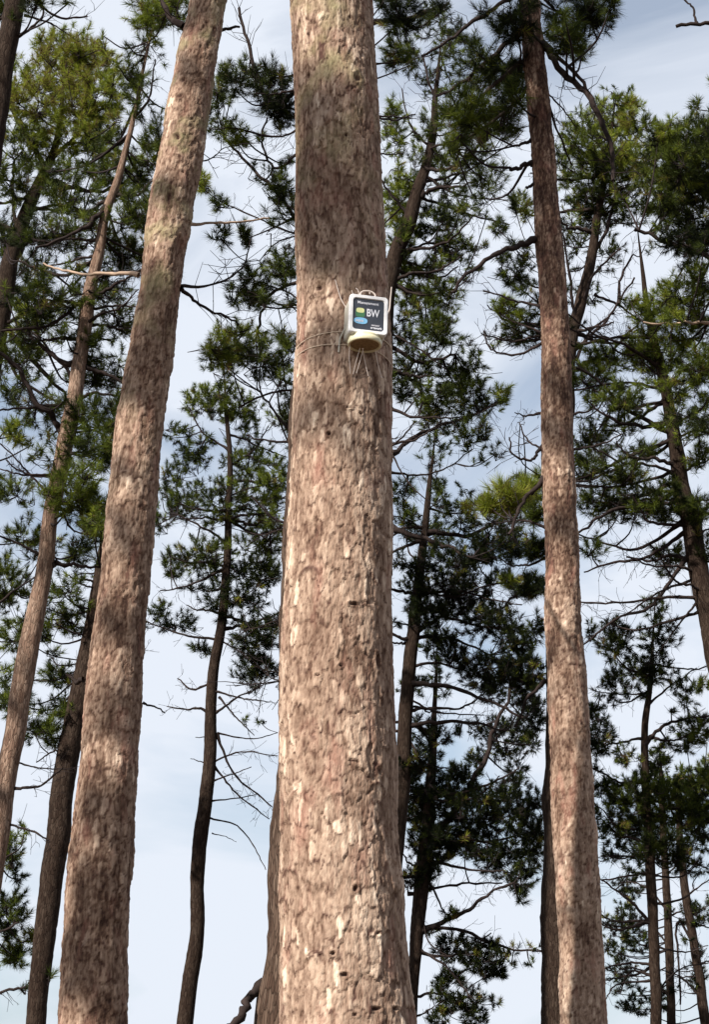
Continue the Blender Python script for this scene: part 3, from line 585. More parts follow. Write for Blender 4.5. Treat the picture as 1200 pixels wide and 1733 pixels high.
F_.clumps([(822, 110, 54, 38, 28, .25), (792, 190, 50, 44, 30, .45), (852, 200, 38, 38, 22), (800, 250, 46, 36, 18), (828, 300, 36, 30, 10), (870, 40, 38, 34, 24, .15), (865, 130, 30, 30, 12, .15), (1000, 28, 46, 34, 38, .12), (960, 62, 36, 26, 20), (985, 88, 18, 14, 5), (1035, 5, 24, 14, 6), (870, 160, 30, 30, 12),
    (860, 848, 46, 18, 22, .82), (895, 835, 26, 26, 16, .7), (830, 855, 18, 12, 6, .85), (905, 870, 20, 20, 8)])
F2.limb([(920, 990), (880, 1000), (850, 1030)], 6, 3); F2.limb([(925, 1150), (900, 1180), (870, 1230)], 7, 3)
F2.clumps([(905, 925, 26, 24, 20, .12), (900, 990, 24, 24, 22, .15), (885, 560, 40, 34, 18), (858, 520, 28, 22, 12, .6), (872, 455, 38, 34, 20, .2), (842, 382, 18, 18, 6), (888, 352, 16, 28, 8, .75), (870, 340, 14, 20, 5), (905, 1060, 20, 30, 8), (862, 985, 20, 14, 8, .6), (960, 640, 20, 30, 6), (985, 790, 20, 30, 8, .6)])
# beside the box
Q_.limb([(668, 440), (720, 410), (770, 420)], 7, 3); Q_.limb([(660, 480), (710, 500), (770, 490)], 7, 3); Q_.limb([(695, 370), (660, 330), (640, 300)], 6, 3); Q_.limb([(664, 768), (705, 738), (790, 705), (852, 680)], 8, 3, .5); Q_.limb([(662, 690), (705, 705), (762, 708)], 6, 3); Q_.limb([(662, 800), (700, 805), (745, 798), (800, 760)], 4, 2)
Q_.limb([(655, 580), (700, 610), (770, 600)], 8, 4); Q_.limb([(654, 560), (700, 585), (755, 625)], 4, 2); Q_.limb([(728, 250), (700, 220), (680, 150)], 4, 2); Q_.limb([(722, 300), (770, 330), (860, 340)], 4, 2); Q_.limb([(664, 770), (690, 815), (740, 860)], 3, 1.5); Q_.limb([(712, 310), (790, 290), (880, 230)], 5, 2)
Q_.clumps([(676, 330, 36, 56, 44, .62), (740, 375, 46, 46, 34, .25), (772, 418, 36, 26, 18), (702, 480, 54, 36, 38, .5), (748, 502, 38, 28, 20), (680, 405, 26, 36, 18), (740, 560, 42, 28, 18), (705, 615, 54, 28, 24), (772, 645, 36, 26, 18), (670, 230, 26, 46, 14, .6), (665, 190, 18, 40, 8, .5),
    (738, 680, 40, 28, 22, .3), (800, 680, 46, 36, 26, .3), (850, 668, 14, 26, 7, .6), (800, 738, 36, 34, 14), (690, 660, 30, 26, 12), (760, 300, 40, 40, 12), (730, 200, 24, 50, 10), (680, 830, 24, 30, 8), (690, 570, 30, 24, 10, .5), (720, 270, 40, 40, 12, .5)])
# red many-stemmed tree
S_.limb([(1000, 440), (1030, 380), (1045, 310)], 7, 4); S_.limb([(968, 560), (1010, 460), (1050, 420)], 7, 3); S_.limb([(975, 590), (1020, 550), (1075, 470)], 6, 3); S_.limb([(975, 560), (960, 480), (955, 400)], 6, 3); S_.limb([(1005, 500), (1050, 520), (1080, 545)], 5, 3); S_.limb([(1048, 515), (1050, 470), (1072, 430)], 6, 3); S_.limb([(975, 610), (1000, 560), (1040, 530)], 6, 3)
S_.clumps([(1030, 250, 56, 56, 58, .75), (998, 300, 46, 56, 40, .3), (1088, 268, 46, 38, 32, .78), (1062, 200, 18, 28, 12, .85), (1065, 172, 14, 14, 5, .85), (1015, 190, 18, 26, 8, .8), (1092, 212, 18, 20, 8), (1020, 358, 46, 36, 18, .25), (960, 300, 18, 38, 12), (975, 400, 26, 40, 10), (1060, 340, 40, 30, 12, .3), (970, 240, 20, 30, 10), (1000, 500, 30, 30, 6), (1110, 240, 24, 24, 10, .6)])
W_.limb([(1262, 440), (1190, 425), (1140, 405), (1075, 388)], 12, 5, 0); W_.limb([(1272, 540), (1200, 545), (1090, 545)], 7, 3, 0, mat=M_dead); W_.limb([(1260, 38), (1200, 40), (1145, 44)], 8, 6, 0, twigs=False); W_.limb([(1180, 38), (1172, 12), (1155, -5)], 4, 3, 0, twigs=False)
W_.clumps([(1172, 235, 46, 38, 44, .35), (1160, 320, 56, 52, 62, .25), (1182, 395, 46, 36, 44, .15), (1122, 345, 38, 34, 22, .3), (1150, 285, 50, 40, 36, .3), (1195, 300, 30, 60, 30, .2), (1130, 222, 22, 22, 9, .6), (1155, 500, 56, 34, 34, .6), (1105, 520, 44, 26, 20, .6), (1172, 560, 46, 36, 32, .6), (1185, 620, 36, 36, 26, .4), (1188, 470, 20, 26, 10), (1150, 405, 40, 16, 14, .1)])
# right-edge bare tree
for p in [([(1145, 828), (1100, 852), (1045, 860), (978, 903)], 9), ([(1163, 900), (1100, 940), (1040, 950), (988, 968)], 7), ([(1158, 880), (1080, 925), (980, 905)], 7), ([(1170, 930), (1090, 1040), (1040, 1050), (988, 1092)], 8), ([(1178, 980), (1120, 1000), (1060, 1040)], 5),
          ([(1139, 735), (1060, 690), (1010, 640), (975, 622)], 9), ([(1142, 745), (1080, 772), (1005, 800), (975, 812)], 8), ([(1130, 680), (1060, 690), (975, 640)], 6), ([(1150, 790), (1060, 820), (975, 820)], 6), ([(1150, 800), (1200, 780)], 6), ([(1125, 660), (1165, 620), (1200, 600)], 5), ([(1110, 590), (1060, 600), (1010, 560)], 5),
          ([(1192, 1010), (1150, 1060), (1120, 1100)], 5), ([(1160, 850), (1210, 845)], 6), ([(1172, 905), (1210, 890)], 5), ([(1142, 745), (1185, 730), (1210, 735)], 5), ([(1120, 640), (1080, 600), (1075, 560)], 4), ([(1136, 720), (1190, 690), (1215, 640)], 5), ([(1100, 540), (1130, 510), (1170, 500)], 4), ([(1198, 1030), (1165, 1008)], 6)]:
    G_.limb(p[0], p[1], p[1] * .4)
G_.clumps([(1040, 600, 54, 24, 28, .6), (1000, 640, 36, 26, 16), (1050, 680, 46, 26, 18), (1000, 742, 36, 26, 14, .3), (1060, 800, 46, 24, 22, .3), (1010, 850, 46, 24, 20, .3), (1120, 850, 56, 24, 30, .3), (1180, 860, 28, 28, 16, .2), (1188, 700, 28, 36, 16), (1095, 760, 36, 18, 10), (1000, 925, 28, 24, 6), (1130, 940, 38, 28, 14), (1090, 600, 40, 40, 16, .6), (1150, 650, 40, 30, 14, .5), (1180, 770, 24, 24, 10), (1000, 780, 30, 20, 8, .4)])
# dark crowns in the middle right
for p in [([(722, 900), (800, 905), (862, 868), (915, 812)], 8), ([(664, 893), (740, 918), (800, 945)], 10), ([(712, 1000), (760, 1010), (830, 990), (880, 985)], 5), ([(695, 1085), (740, 1075), (830, 1110)], 7), ([(690, 1160), (760, 1165), (830, 1190), (885, 1215)], 9), ([(688, 1228), (760, 1222), (860, 1236)], 8),
          ([(697, 1090), (662, 1088)], 6), ([(690, 1130), (730, 1120), (800, 1140)], 6), ([(720, 900), (690, 880), (664, 872)], 4), ([(688, 1180), (740, 1205), (820, 1210)], 4), ([(725, 860), (760, 870), (850, 850)], 4), ([(700, 1060), (660, 1050)], 4), ([(712, 960), (692, 930), (690, 880)], 4), ([(686, 1240), (720, 1290), (760, 1300)], 5)]:
    H_.limb(p[0], p[1], p[1] * .4)
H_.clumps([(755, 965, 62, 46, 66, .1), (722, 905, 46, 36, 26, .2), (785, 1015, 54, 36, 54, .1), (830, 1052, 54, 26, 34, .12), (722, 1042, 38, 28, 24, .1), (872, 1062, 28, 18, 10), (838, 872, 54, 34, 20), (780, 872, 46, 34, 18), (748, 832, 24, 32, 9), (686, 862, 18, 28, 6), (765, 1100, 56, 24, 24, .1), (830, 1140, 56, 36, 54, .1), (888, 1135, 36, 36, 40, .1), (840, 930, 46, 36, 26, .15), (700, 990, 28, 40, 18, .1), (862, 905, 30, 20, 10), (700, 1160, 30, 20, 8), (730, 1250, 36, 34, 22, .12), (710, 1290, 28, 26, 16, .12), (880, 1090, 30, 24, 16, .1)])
for p in [([(722, 1420), (770, 1375), (815, 1290), (842, 1220), (865, 1155)], 13), ([(716, 1572), (770, 1552), (830, 1512), (870, 1494)], 9), ([(710, 1570), (780, 1576), (850, 1602), (920, 1610)], 7), ([(690, 1512), (760, 1498), (850, 1495)], 6), ([(720, 1480), (745, 1530), (762, 1560)], 5), ([(700, 1722), (728, 1708), (740, 1700)], 4), ([(728, 1350), (790, 1340), (880, 1300)], 6), ([(724, 1400), (800, 1420), (900, 1410)], 6), ([(730, 1300), (690, 1290), (676, 1270)], 5), ([(706, 1600), (760, 1640), (800, 1690)], 5), ([(718, 1470), (690, 1460), (680, 1440)], 5), ([(712, 1530), (730, 1600), (760, 1620)], 4)]:
    I_.limb(p[0], p[1], p[1] * .42)
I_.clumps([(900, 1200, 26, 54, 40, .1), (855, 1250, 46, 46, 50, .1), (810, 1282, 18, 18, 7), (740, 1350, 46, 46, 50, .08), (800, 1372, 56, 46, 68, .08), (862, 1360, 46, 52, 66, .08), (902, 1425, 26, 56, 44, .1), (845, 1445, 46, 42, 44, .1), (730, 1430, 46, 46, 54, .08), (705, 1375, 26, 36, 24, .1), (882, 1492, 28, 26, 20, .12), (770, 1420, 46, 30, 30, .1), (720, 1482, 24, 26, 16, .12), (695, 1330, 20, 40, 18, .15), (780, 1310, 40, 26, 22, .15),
    (768, 1600, 38, 26, 22, .12), (812, 1622, 38, 28, 24, .12), (842, 1642, 18, 18, 10), (762, 1652, 28, 18, 12), (792, 1690, 36, 24, 18, .15), (800, 1720, 28, 18, 12), (748, 1690, 14, 36, 12, .3), (900, 1630, 16, 8, 3), (830, 1600, 24, 20, 10, .12), (905, 1600, 14, 10, 3), (760, 1545, 16, 12, 4), (740, 1720, 20, 20, 6)])
# bottom right young pines
for p in [([(1094, 1322), (1040, 1322), (1000, 1298)], 6), ([(1090, 1262), (1118, 1232), (1160, 1215), (1212, 1212)], 7), ([(1100, 1532), (1150, 1522), (1202, 1488)], 5), ([(1103, 1562), (1062, 1520), (1018, 1488)], 6), ([(1106, 1650), (1070, 1642), (1050, 1682)], 5), ([(1094, 1252), (1060, 1256), (1000, 1268)], 5), ([(1102, 1170), (1060, 1175), (1000, 1168)], 3.5), ([(1100, 1190), (1150, 1150), (1180, 1130)], 4), ([(1102, 1150), (1050, 1120), (1030, 1090)], 4), ([(1096, 1350), (1150, 1370), (1190, 1360)], 5), ([(1098, 1400), (1050, 1400), (1020, 1370)], 5), ([(1100, 1450), (1030, 1450), (1000, 1455)], 3), ([(1106, 1600), (1160, 1610), (1200, 1600)], 4), ([(1104, 1560), (1050, 1570), (1020, 1560)], 4), ([(1108, 1690), (1150, 1640), (1200, 1630)], 4), ([(1100, 1660), (1040, 1670), (1020, 1700)], 4)]:
    K_.limb(p[0], p[1], p[1] * .42)
K_.clumps([(1040, 1085, 34, 44, 34, .15), (1078, 1130, 36, 26, 16, .15), (1112, 1128, 36, 36, 20, .15), (1080, 1340, 56, 38, 42, .3), (1048, 1382, 46, 42, 36, .25), (1140, 1372, 56, 38, 46, .35), (1182, 1395, 28, 52, 36, .2), (1100, 1432, 46, 28, 28, .2), (1150, 1452, 46, 28, 22, .2), (1182, 1230, 36, 28, 22, .4), (1190, 1160, 18, 14, 6, .7), (1150, 1255, 40, 24, 12, .2), (1010, 1245, 34, 38, 28, .1), (1000, 1200, 18, 18, 8), (1060, 1275, 28, 24, 9), (1020, 1330, 26, 20, 12, .2), (1040, 1440, 24, 24, 8, .2)])
L_.clumps([(1070, 1500, 26, 22, 14, .12), (1060, 1550, 28, 36, 22, .15), (1082, 1590, 26, 26, 14, .15), (1050, 1640, 28, 26, 14, .1), (1122, 1330, 36, 30, 20, .45), (1072, 1700, 32, 18, 12, .1), (1030, 1600, 16, 20, 5)])
L_.limb([(1130, 1540), (1090, 1500), (1060, 1490)], 4, 2); L_.limb([(1132, 1600), (1090, 1560), (1060, 1560)], 4, 2); L_.limb([(1136, 1690), (1080, 1640), (1050, 1640)], 4, 2); L_.limb([(1128, 1480), (1165, 1460), (1200, 1470)], 3, 2)
M_.clumps([(1170, 1552, 26, 26, 12, .15), (1180, 1650, 18, 34, 10, .12), (1112, 1690, 26, 26, 10, .12), (1160, 1330, 40, 34, 26, .4), (1190, 1320, 20, 40, 16, .3), (1196, 1540, 14, 30, 6)])
M_.limb([(1176, 1600), (1155, 1560), (1152, 1700)], 5, 3, 0); M_.limb([(1190, 1690), (1150, 1650), (1120, 1640)], 4, 2)

O_.clumps([(30, 130, 30, 40, 14, .7), (175, 230, 40, 40, 22, .55), (95, 300, 50, 30, 20, .3), (15, 480, 40, 40, 14, .2)])
C_.clumps([(185, 470, 40, 40, 18, .2), (60, 520, 50, 40, 18, .25), (150, 590, 40, 36, 14, .3), (250, 260, 30, 40, 14, .4), (200, 700, 30, 40, 12, .3), (130, 930, 40, 26, 12, .25)])
S_.clumps([(1050, 300, 50, 50, 34, .35), (1000, 240, 36, 46, 22, .5), (1020, 420, 50, 40, 12, .3), (985, 350, 40, 40, 18, .2)]); W_.clumps([(1110, 290, 50, 50, 28, .4), (1195, 240, 20, 60, 20, .3), (1100, 560, 40, 40, 16, .5)])
Q_.clumps([(780, 340, 40, 30, 10, .3), (720, 540, 40, 40, 16, .3), (800, 620, 40, 30, 12, .3), (690, 90, 30, 40, 12, .15), (820, 180, 50, 50, 18, .2), (760, 60, 40, 40, 12, .15)])
H_.clumps([(790, 930, 40, 30, 12, .12)])
K_.clumps([(1190, 1330, 30, 40, 22, .35), (1075, 1400, 60, 30, 28, .15), (1040, 1160, 40, 40, 14, .12), (1120, 1080, 40, 30, 12, .15), (1160, 1170, 30, 30, 10, .2)])
G_.clumps([(1150, 720, 50, 40, 14, .35), (1040, 720, 50, 30, 12, .35), (1120, 620, 40, 30, 14, .45), (1190, 930, 24, 40, 8, .2), (1075, 860, 50, 24, 14, .25)])
# snapped branch low between crooked pine and middle trunk: belongs to the shaded trunk
A2.limb([(446, 1668), (425, 1695), (385, 1740)], 17, 13, -.2, twigs=False)

def boughs(t, n, y0, y1, ln, w=5, droop=.25, side=0):
    ys = [p for p in t.A if pt(600, y1, t.Y)[2] <= p[2] <= pt(600, y0, t.Y)[2]]
    Cc = smoothline(t.A, 80); za, zb_ = pt(600, y1, t.Y)[2], pt(600, y0, t.Y)[2]
    sel = Cc[(Cc[:, 2] >= za) & (Cc[:, 2] <= zb_)]
    for k in range(n):
        b = sel[rng.integers(0, len(sel))]; sg = side or random.choice((-1, 1)); az = random.uniform(-.8, .8)
        L0 = ln * random.uniform(.5, 1.15) * dep(y0, t.Y) / F
        d = np.array([sg * math.cos(az), math.sin(az), 0]); c = random.uniform(-.35, .45); e = random.uniform(-.15, .35)
        P = [b[:3], b[:3] + d * L0 * .35 + [0, 0, L0 * c * .35], b[:3] + d * L0 * .7 + [0, 0, L0 * (c * .35 + e * .3 - droop * .25)], b[:3] + d * L0 + [0, 0, L0 * (c * .3 + e - droop * .2)]]
        k_ = dep(y0, t.Y) / F
        t.limb3(P, w * k_ * random.uniform(.35, .65), w * k_ * .16)
boughs(S_, 12, 250, 640, 130, 7); boughs(G_, 18, 500, 1040, 190, 7, side=-1); boughs(K_, 13, 1100, 1640, 110, 5); boughs(F2, 10, 560, 1000, 120, 6); boughs(H_, 10, 850, 1300, 150, 6)
boughs(I_, 9, 1180, 1690, 140, 6); boughs(C_, 13, 300, 900, 110, 6); boughs(O_, 7, 250, 640, 150, 8); boughs(E_, 14, 700, 1230, 100, 5); boughs(Z_, 15, 60, 1000, 170, 6); boughs(Q_, 11, 200, 620, 150, 7, side=1)
boughs(L_, 4, 1380, 1650, 80, 3.5); boughs(M_, 4, 1450, 1690, 70, 3.5); boughs(D_, 4, 950, 1300, 110, 5); boughs(A2, 5, 900, 1500, 120, 4, side=-1)

# ---- crowns above the picture for the tall pines, and unseen pines added round the viewer to cast shade
def crown_top(t, nl, r, n, z0, tone=None):
    A = smoothline(t.A, 60); sel = A[A[:, 2] > z0]
    for k in range(nl):
        b = sel[int((k + .5) / nl * len(sel))]; az = k * 2.4 + random.random()
        f = 1 - .55 * k / nl; ln = r * f * random.uniform(.7, 1.1)
        d = np.array([math.cos(az), math.sin(az), 0])
        P = [b[:3], b[:3] + d * ln * .5 + [0, 0, .15 * ln], b[:3] + d * ln + [0, 0, .45 * ln]]
        t.limb3(P, max(.02, b[3] * .4), .012, twigs=False)
        for q in (.5, .78, 1.05):
            t.clump3(b[:3] + d * ln * q + np.array([0, 0, .45 * ln * q * q + .2]) + rng.normal(0, .2, 3), (.6, .6, .34), n, tone)
crown_top(A_, 9, 2.6, 24, 9.0)
crown_top(B_, 10, 2.8, 26, 13.0)
crown_top(F_, 9, 2.6, 26, 17.0)
crown_top(N_, 9, 2.8, 24, 14.5)
stand = []
def shade_pine(x, y, h, label, r=.2, lean=(0, 0), crown=9, cr=2.6, z0=None, big=.19):
    ax_ = [[x, y, -.2, r * 1.25], [x, y, .5, r], [x + lean[0] * .4, y + lean[1] * .4, h * .4, r * .85], [x + lean[0] * .8, y + lean[1] * .8, h * .75, r * .55], [x + lean[0], y + lean[1], h, .02]]
    t = tree('pine_tree', label, 20, None, axis=ax_, group='unseen shade pines round the viewer', tone=.35, needle=big)
    t.NN = 20; crown_top(t, crown, cr, 22, h * .58 if z0 is None else z0); stand.append(t); return t
shade_pine(-5.6, -1.0, 17.5, 'tall unseen shade pine behind the viewer to the left, nearest of the stand', z0=12.6)
shade_pine(-8.6, 5.5, 19.5, 'tall unseen shade pine outside the left edge, level with the middle trunk', .22, z0=13.5)
shade_pine(-9.4, 12, 17, 'tall unseen shade pine outside the left edge, beyond the left leaning trunk', .24, crown=11, cr=2.7)
shade_pine(-10.2, 23, 20, 'tallest unseen shade pine outside the left edge, far back', .24, crown=12, cr=3.4)
shade_pine(-1.8, -4.2, 16, 'unseen shade pine straight behind the viewer', .2)
shade_pine(3.4, -2.4, 14, 'unseen shade pine behind the viewer to the right', .18)
shade_pine(6.4, 8.5, 16, 'unseen shade pine outside the right edge, level with the left leaning trunk', .2)
shade_pine(-17, -1, 17, 'unseen shade pine far behind the viewer to the left', .2)
def copy_tree(t, x, y, label):
    r = t.root.copy(); COL.objects.link(r); r.location = (x, y, 0); r.rotation_euler = (0, 0, random.uniform(0, 6)); r['label'] = label
    for ch in t.root.children:
        c = ch.copy(); COL.objects.link(c); c.parent = r
shade_pine_copies = [(4, 1.5, -9, 'unseen shade pine straight behind the viewer, second row'), (5, 7.5, -6, 'unseen shade pine behind the viewer to the right, second row'), (4, -4.6, -10, 'unseen shade pine behind the viewer to the left, second row'), (5, 9.5, .5, 'unseen shade pine to the right of the viewer'), (4, 4.5, -14, 'unseen shade pine behind the viewer, third row right'), (5, -2, -15, 'unseen shade pine behind the viewer, third row middle'), (4, 12, 5, 'unseen shade pine far to the right of the viewer'), (5, 13, -9, 'unseen shade pine far behind the viewer to the right')]
def shade(x, y, Y, rpx, n, ratio=1.0, flat=.45, pick=None):
    """an unseen bough added to a shade pine, blocking the sun from a spot on a trunk"""
    p = pt(x, y, Y); Sv = np.array(S); best = None
    for t in (stand if pick is None else [stand[i] for i in pick]):
        c = t.A[1, :2]; dd = np.dot(c - p[:2], Sv[:2]) / np.dot(Sv[:2], Sv[:2])
        for d in np.arange(max(5, dd - 2), max(5.1, dd + 2), .5):
            q = p + Sv * d
            if q[2] < 6.5 or q[2] > t.A[-1, 2] + 1: continue
            e = np.linalg.norm(q[:2] - c)
            if best is None or e < best[0]: best = (e, t, q)
    if best is None: return
    e, t, q = best; r = rpx * dep(y, Y) / F
    Cc = smoothline(t.A, 60); zb = q[2] - min(1.6, .35 * e + .3); b = np.array([np.interp(zb, Cc[:, 2], Cc[:, k]) for k in range(4)])
    base = q - np.array([0, 0, r * .5])
    t.limb3([b[:3], (b[:3] + base) / 2 - [0, 0, .05 * e], base], max(.02, b[3] * .35), .014, twigs=False)
    t.clump3(q, (r, r, r * ratio), n, None, anchor=(base, .014))
for a in ((570, 225, 6.5, 60, 40, .45), (572, 300, 6.5, 85, 70, .8), (578, 400, 6.5, 85, 70, .8), (590, 480, 6.5, 60, 34, .6), (560, -50, 6.5, 60, 40, .5), (610, 640, 6.5, 60, 22, .4), (560, 745, 6.5, 70, 16, .25),
          (262, 580, 10.4, 60, 60, 1.1), (245, 660, 10.4, 55, 50, .6), (232, 806, 10.4, 50, 14, .12), (330, 20, 10.4, 60, 40, .5), (330, 130, 10.4, 26, 14, .5), (292, 335, 10.4, 26, 16, .4), (265, 505, 10.4, 44, 26, .5), (235, 920, 10.4, 60, 24, .5), (215, 1060, 10.4, 60, 24, .6), (230, 1230, 10.4, 60, 30, .7), (225, 1420, 10.4, 60, 50, 1.1), (205, 1550, 10.4, 60, 60, .9), (170, 1660, 10.4, 70, 70, .8),
          (903, 40, 14.4, 60, 110, 1.2), (915, 150, 14.4, 60, 110, 1.2), (920, 250, 14.4, 60, 100, 1.2), (927, 350, 14.4, 60, 100, 1.2), (932, 430, 14.4, 56, 80, 1.1), (938, 495, 14.4, 40, 40, .6), (943, 660, 14.4, 44, 40, .6), (946, 740, 14.4, 44, 40, .5), (950, 895, 14.4, 40, 34, .45), (985, 1560, 14.4, 30, 12, .8), (945, 1100, 14.4, 30, 8, .4)):
    shade(*a)

# ------------------------------------------------------------------ the white box on the middle trunk
M_white = simple('white_plastic', (.68, .67, .68), .5, .22, 22)
M_beige = simple('aged_beige_plastic', (.50, .47, .40), .5, .15, 25)
M_cream = simple('cream_plastic', (.66, .61, .42), .5, .16, 18)
M_inside = simple('brown_mesh', (.23, .15, .075), .8, .3, 90)
M_panel = simple('dark_label_film', (.028, .032, .046), .45, .3, 18, spec=.5)
M_print = simple('pale_print', (.52, .52, .57), .6)
M_grey = simple('grey_print', (.42, .41, .45), .5)
M_blue = simple('blue_print', (.16, .36, .56), .5)
M_yel = simple('yellow_print', (.48, .50, .24), .5)
M_grn = simple('green_print', (.04, .13, .06), .5)
M_wire = simple('pale_wire', (.62, .52, .46), .5)
M_cord = simple('tan_cord', (.55, .44, .34), .8)
import bmesh
def bm_obj(name, bm, mat, parent, smooth=False, sub=None):
    me = bpy.data.meshes.new(name); bm.to_mesh(me); bm.free()
    o = bpy.data.objects.new(name, me); COL.objects.link(o); me.materials.append(mat); o.parent = parent
    if smooth: me.polygons.foreach_set('use_smooth', np.ones(len(me.polygons), bool))
    return o
def rounded(bm, w, h, y0, y1, r, seg=6, scale_back=1.0, cz=0, ins=0.0):
    """rounded rectangle prism in the xz plane between y0 (front) and y1 (back)"""
    pts = []
    for cx, cz_, a0 in ((w / 2 - r, h / 2 - r, 0), (-w / 2 + r, h / 2 - r, 90), (-w / 2 + r, -h / 2 + r, 180), (w / 2 - r, -h / 2 + r, 270)):
        for k in range(seg + 1):
            a = R_(a0 + 90 * k / seg); pts.append((cx + r * math.cos(a), cz_ + r * math.sin(a)))
    f = [bm.verts.new((x * (1 - ins), y0, z * (1 - ins) + cz)) for x, z in pts]
    m = [bm.verts.new((x, y0 + .004, z + cz)) for x, z in pts] if ins else None
    b = [bm.verts.new((x * scale_back, y1, z * scale_back + cz)) for x, z in pts]
    bm.faces.new(f); bm.faces.new(b[::-1]); n = len(pts)
    rings = [f, m, b] if m else [f, b]
    for p, q in zip(rings[:-1], rings[1:]):
        for k in range(n): bm.faces.new((p[k], q[k], q[(k + 1) % n], p[(k + 1) % n]))
    bmesh.ops.recalc_face_normals(bm, faces=bm.faces)
def axis_at(z):
    C = smoothline(A_.A, 200); return np.array([np.interp(z, C[:, 2], C[:, k]) for k in range(4)])
YAW = R_(12)
zc = pt(619, 530, YA - .30)[2]
ax = axis_at(zc)
Rt = ax[3]
dirv = np.array([math.sin(R_(20)), -math.cos(R_(20))])
bc = np.array([ax[0] + dirv[0] * (Rt + .062) + .008, ax[1] + dirv[1] * (Rt + .062)])
box = empty('sensor_box', (bc[0], bc[1], zc), 'small white plastic box with dark printed panel and cream cap, hung on the middle trunk', 'sensor box')
box.rotation_euler = (0, R_(1.5), YAW)
box.location.z -= .008
W_b, H_b, D_b = .168, .182, .115       # width, height, depth ; local y: -front .. +back
bm = bmesh.new(); rounded(bm, W_b * .97, H_b * .97, -D_b / 2 + .022, D_b / 2, .018, scale_back=1.03); bm_obj('housing', bm, M_beige, box)
# bezel ring with rounded opening
bm = bmesh.new()
def loop_pts(w, h, r, seg=6):
    o = []
    for cx, cz_, a0 in ((w / 2 - r, h / 2 - r, 0), (-w / 2 + r, h / 2 - r, 90), (-w / 2 + r, -h / 2 + r, 180), (w / 2 - r, -h / 2 + r, 270)):
        for k in range(seg + 1):
            a = R_(a0 + 90 * k / seg); o.append((cx + r * math.cos(a), cz_ + r * math.sin(a)))
    return o
o_ = loop_pts(W_b, H_b, .016); om = loop_pts(W_b * .965, H_b * .965, .015); im_ = loop_pts(W_b * .83, H_b * .83, .014); i_ = loop_pts(W_b * .80, H_b * .80, .013)
yf = -D_b / 2
rings = [(o_, yf + .024), (o_, yf + .004), (om, yf), (im_, yf), (i_, yf + .006)]
vs = [[bm.verts.new((x, y, z)) for x, z in L0] for L0, y in rings]
for p, q in zip(vs[:-1], vs[1:]):
    for k in range(len(p)): bm.faces.new((p[k], q[k], q[(k + 1) % len(p)], p[(k + 1) % len(p)]))
bmesh.ops.recalc_face_normals(bm, faces=bm.faces); bm_obj('front_frame', bm, M_white, box)
bm = bmesh.new(); rounded(bm, W_b * .805, H_b * .805, yf + .005, yf + .02, .013); panel = bm_obj('label_panel', bm, M_panel, box)
def lettering(txt, x, z, size, mat, parent, bold=.0, name='lettering', shear=0):
    c = bpy.data.curves.new(name, 'FONT'); c.body = txt; c.size = size; c.extrude = .0004; c.offset = bold; c.align_x = 'LEFT'; c.shear = shear
    o = bpy.data.objects.new(name, c); me = bpy.data.meshes.new_from_object(o); bpy.data.objects.remove(o)
    q = bpy.data.objects.new(name, me); COL.objects.link(q); me.materials.clear(); me.materials.append(mat); q.parent = parent
    q.location = (x, yf + .0045, z); q.rotation_euler = (R_(90), 0, 0)
    return q
hw, hh = W_b * .4, H_b * .4
lettering('Management', -hw + .018, hh - .024, .0180, M_print, panel, .0003)
t_ = lettering('BW', -hw + .058, hh - .080, .050, M_print, panel, .0008); t_.scale = (.70, 1, 1)
lettering('sensor', hw - .054, hh - .124, .0135, M_grey, panel, .0003)
lettering('network', hw - .057, hh - .137, .0140, M_print, panel, .0006)
def blob(name, x, z, rx, rz, mat, p=2.4, yo=.0043):
    bm = bmesh.new(); v = []
    for k in range(28):
        a = 2 * math.pi * k / 28; c, s_ = math.cos(a), math.sin(a)
        v.append(bm.verts.new((x + rx * math.copysign(abs(c) ** (2 / p), c), yf + yo, z + rz * math.copysign(abs(s_) ** (2 / p), s_))))
    bm.faces.new(v); g = bmesh.ops.extrude_face_region(bm, geom=bm.faces[:]); bmesh.ops.translate(bm, vec=(0, .0006, 0), verts=[e for e in g['geom'] if isinstance(e, bmesh.types.BMVert)])
    return bm_obj(name, bm, mat, panel)
blob('green_emblem', -hw + .031, hh - .068, .020, .020, M_grn, 4, .0046); blob('yellow_emblem', -hw + .031, hh - .056, .0175, .0115, M_yel, 3, .0040)
blob('blue_emblem', -hw + .034, hh - .105, .029, .0150, M_blue, 2.6, .0040)
lettering('aqua', -hw + .012, hh - .110, .0180, M_print, panel, .0003).location.y = yf + .0034
# cap under the box
def lathe(name, prof, mat, loc, ns=40, parent=box):
    bm = bmesh.new(); R0 = []
    for r, z in prof: R0.append([bm.verts.new((r * math.cos(2 * math.pi * k / ns), r * math.sin(2 * math.pi * k / ns), z)) for k in range(ns)] if r > 1e-5 else [bm.verts.new((0, 0, z))])
    for a, b in zip(R0[:-1], R0[1:]):
        for k in range(ns):
            k2 = (k + 1) % ns
            if len(b) == 1: bm.faces.new((a[k], a[k2], b[0]))
            elif len(a) == 1: bm.faces.new((a[0], b[k2], b[k]))
            else: bm.faces.new((a[k], a[k2], b[k2], b[k]))
    bmesh.ops.recalc_face_normals(bm, faces=bm.faces); o = bm_obj(name, bm, mat, parent, True); o.location = loc
    m = o.modifiers.new('edge', 'EDGE_SPLIT'); m.split_angle = R_(40)
    return o
zb = -H_b / 2 * .97
cap = lathe('cap', [(0, .0), (.064, .0), (.068, -.004), (.068, -.014), (.0715, -.016), (.0735, -.020), (.0735, -.034), (.071, -.037), (.064, -.037), (.062, -.030)], M_cream, (-.004, -.006, zb + .001))
lathe('cap_inside', [(.0625, -.031), (.03, -.029), (0, -.028)], M_inside, (0, 0, 0), parent=cap)
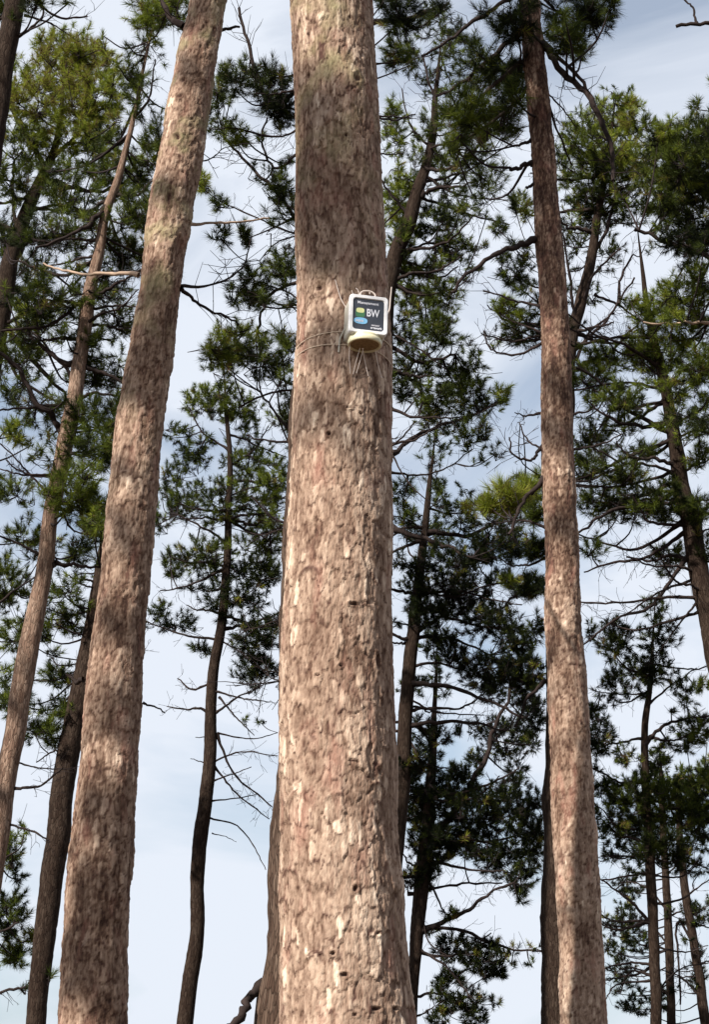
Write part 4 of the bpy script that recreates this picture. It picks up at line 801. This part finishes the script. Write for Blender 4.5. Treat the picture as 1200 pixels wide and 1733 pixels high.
def wire(name, P, r, mat, ns=6, parent=box):
    C = smoothline(np.array(P, float), 14); V, Fq = tube(C, np.full(len(C), r), ns); me = mesh_np(name, V, Fq)
    o = bpy.data.objects.new(name, me); COL.objects.link(o); me.materials.append(mat); o.parent = parent; return o
zt = H_b / 2
wire('hanger', [(-.028, -.02, zt - .003), (-.028, -.018, zt + .03), (-.024, -.018, zt + .034), (.028, -.018, zt + .034), (.032, -.018, zt + .03), (.032, -.02, zt - .003)], .0038, M_wire)
wire('hanger_strap', [(-.030, -.01, zt - .003), (-.034, .02, zt + .06), (-.036, .058, zt + .09)], .0017, M_wire); wire('hanger_strap', [(-.050, 0, zt - .003), (-.056, .03, zt + .05), (-.055, .056, zt + .075)], .0015, M_wire); wire('hanger_strap', [(.012, -.01, zt + .03), (.02, .03, zt + .06), (.024, .058, zt + .085)], .002, M_wire)
wire('antenna', [(W_b / 2 - .002, .02, zt - .06), (W_b / 2 + .018, .02, zt - .03), (W_b / 2 + .026, .018, zt + .04), (W_b / 2 + .030, .018, zt + .095)], .0028, M_wire)
wire('support_cable', [(-W_b / 2 + .004, .03, zb + .06), (-W_b / 2 - .014, .05, zb + .02), (-W_b / 2 - .02, .055, zb - .05)], .004, M_beige)
wire('support_cable', [(-W_b / 2 + .004, .03, zt - .03), (-W_b / 2 - .016, .05, zt + .02), (-W_b / 2 - .045, .06, zt + .12)], .0017, M_wire)
for P in ([(-.066, .0, zb - .03), (-.064, .02, zb - .075), (-.052, .045, zb - .15)], [(-.020, .01, zb - .04), (-.030, .03, zb - .09), (-.040, .046, zb - .15)], [(-.006, .01, zb - .04), (-.014, .03, zb - .09), (-.026, .046, zb - .145)], [(-.010, .01, zb - .04), (.006, .03, zb - .09), (.026, .046, zb - .15)], [(.046, .01, zb - .04), (.062, .03, zb - .09), (.086, .05, zb - .15)]):
    wire('hanging_wire', P, .0019, M_wire)
# cords tied round the trunk
for i_, (yy, tilt, lb) in enumerate(((565, .006, 'upper of two thin tan cords tied round the middle trunk behind the white box'), (587, -.012, 'lower of two thin tan cords tied round the middle trunk, just under the white box'))):
    zz = pt(540, yy, YA - .19)[2]; a_ = axis_at(zz); P = []
    for k in range(72):
        t_ = 2 * math.pi * k / 72; r_ = a_[3] + .0105
        P.append((r_ * math.cos(t_), r_ * math.sin(t_), tilt * math.cos(t_) + .0015 * math.sin(5 * t_)))
    P.append(P[0]); V, Fq = tube(np.array(P), np.full(len(P), .0022), 6)
    o = bpy.data.objects.new('tie_cord', mesh_np('tie_cord', V, Fq)); COL.objects.link(o); o.data.materials.append(M_cord)
    o.location = (a_[0], a_[1], zz); o['label'] = lb; o['category'] = 'cord'; o['group'] = 'cords round the middle trunk'

for t in trees: t.finish()
for k_, x_, y_, l_ in shade_pine_copies: copy_tree(stand[k_], x_, y_, l_)
print('TUFTS', sum(len(t.tufts) for t in trees), 'POLYS', sum(len(o.data.polygons) for o in bpy.data.objects if o.type == 'MESH'))
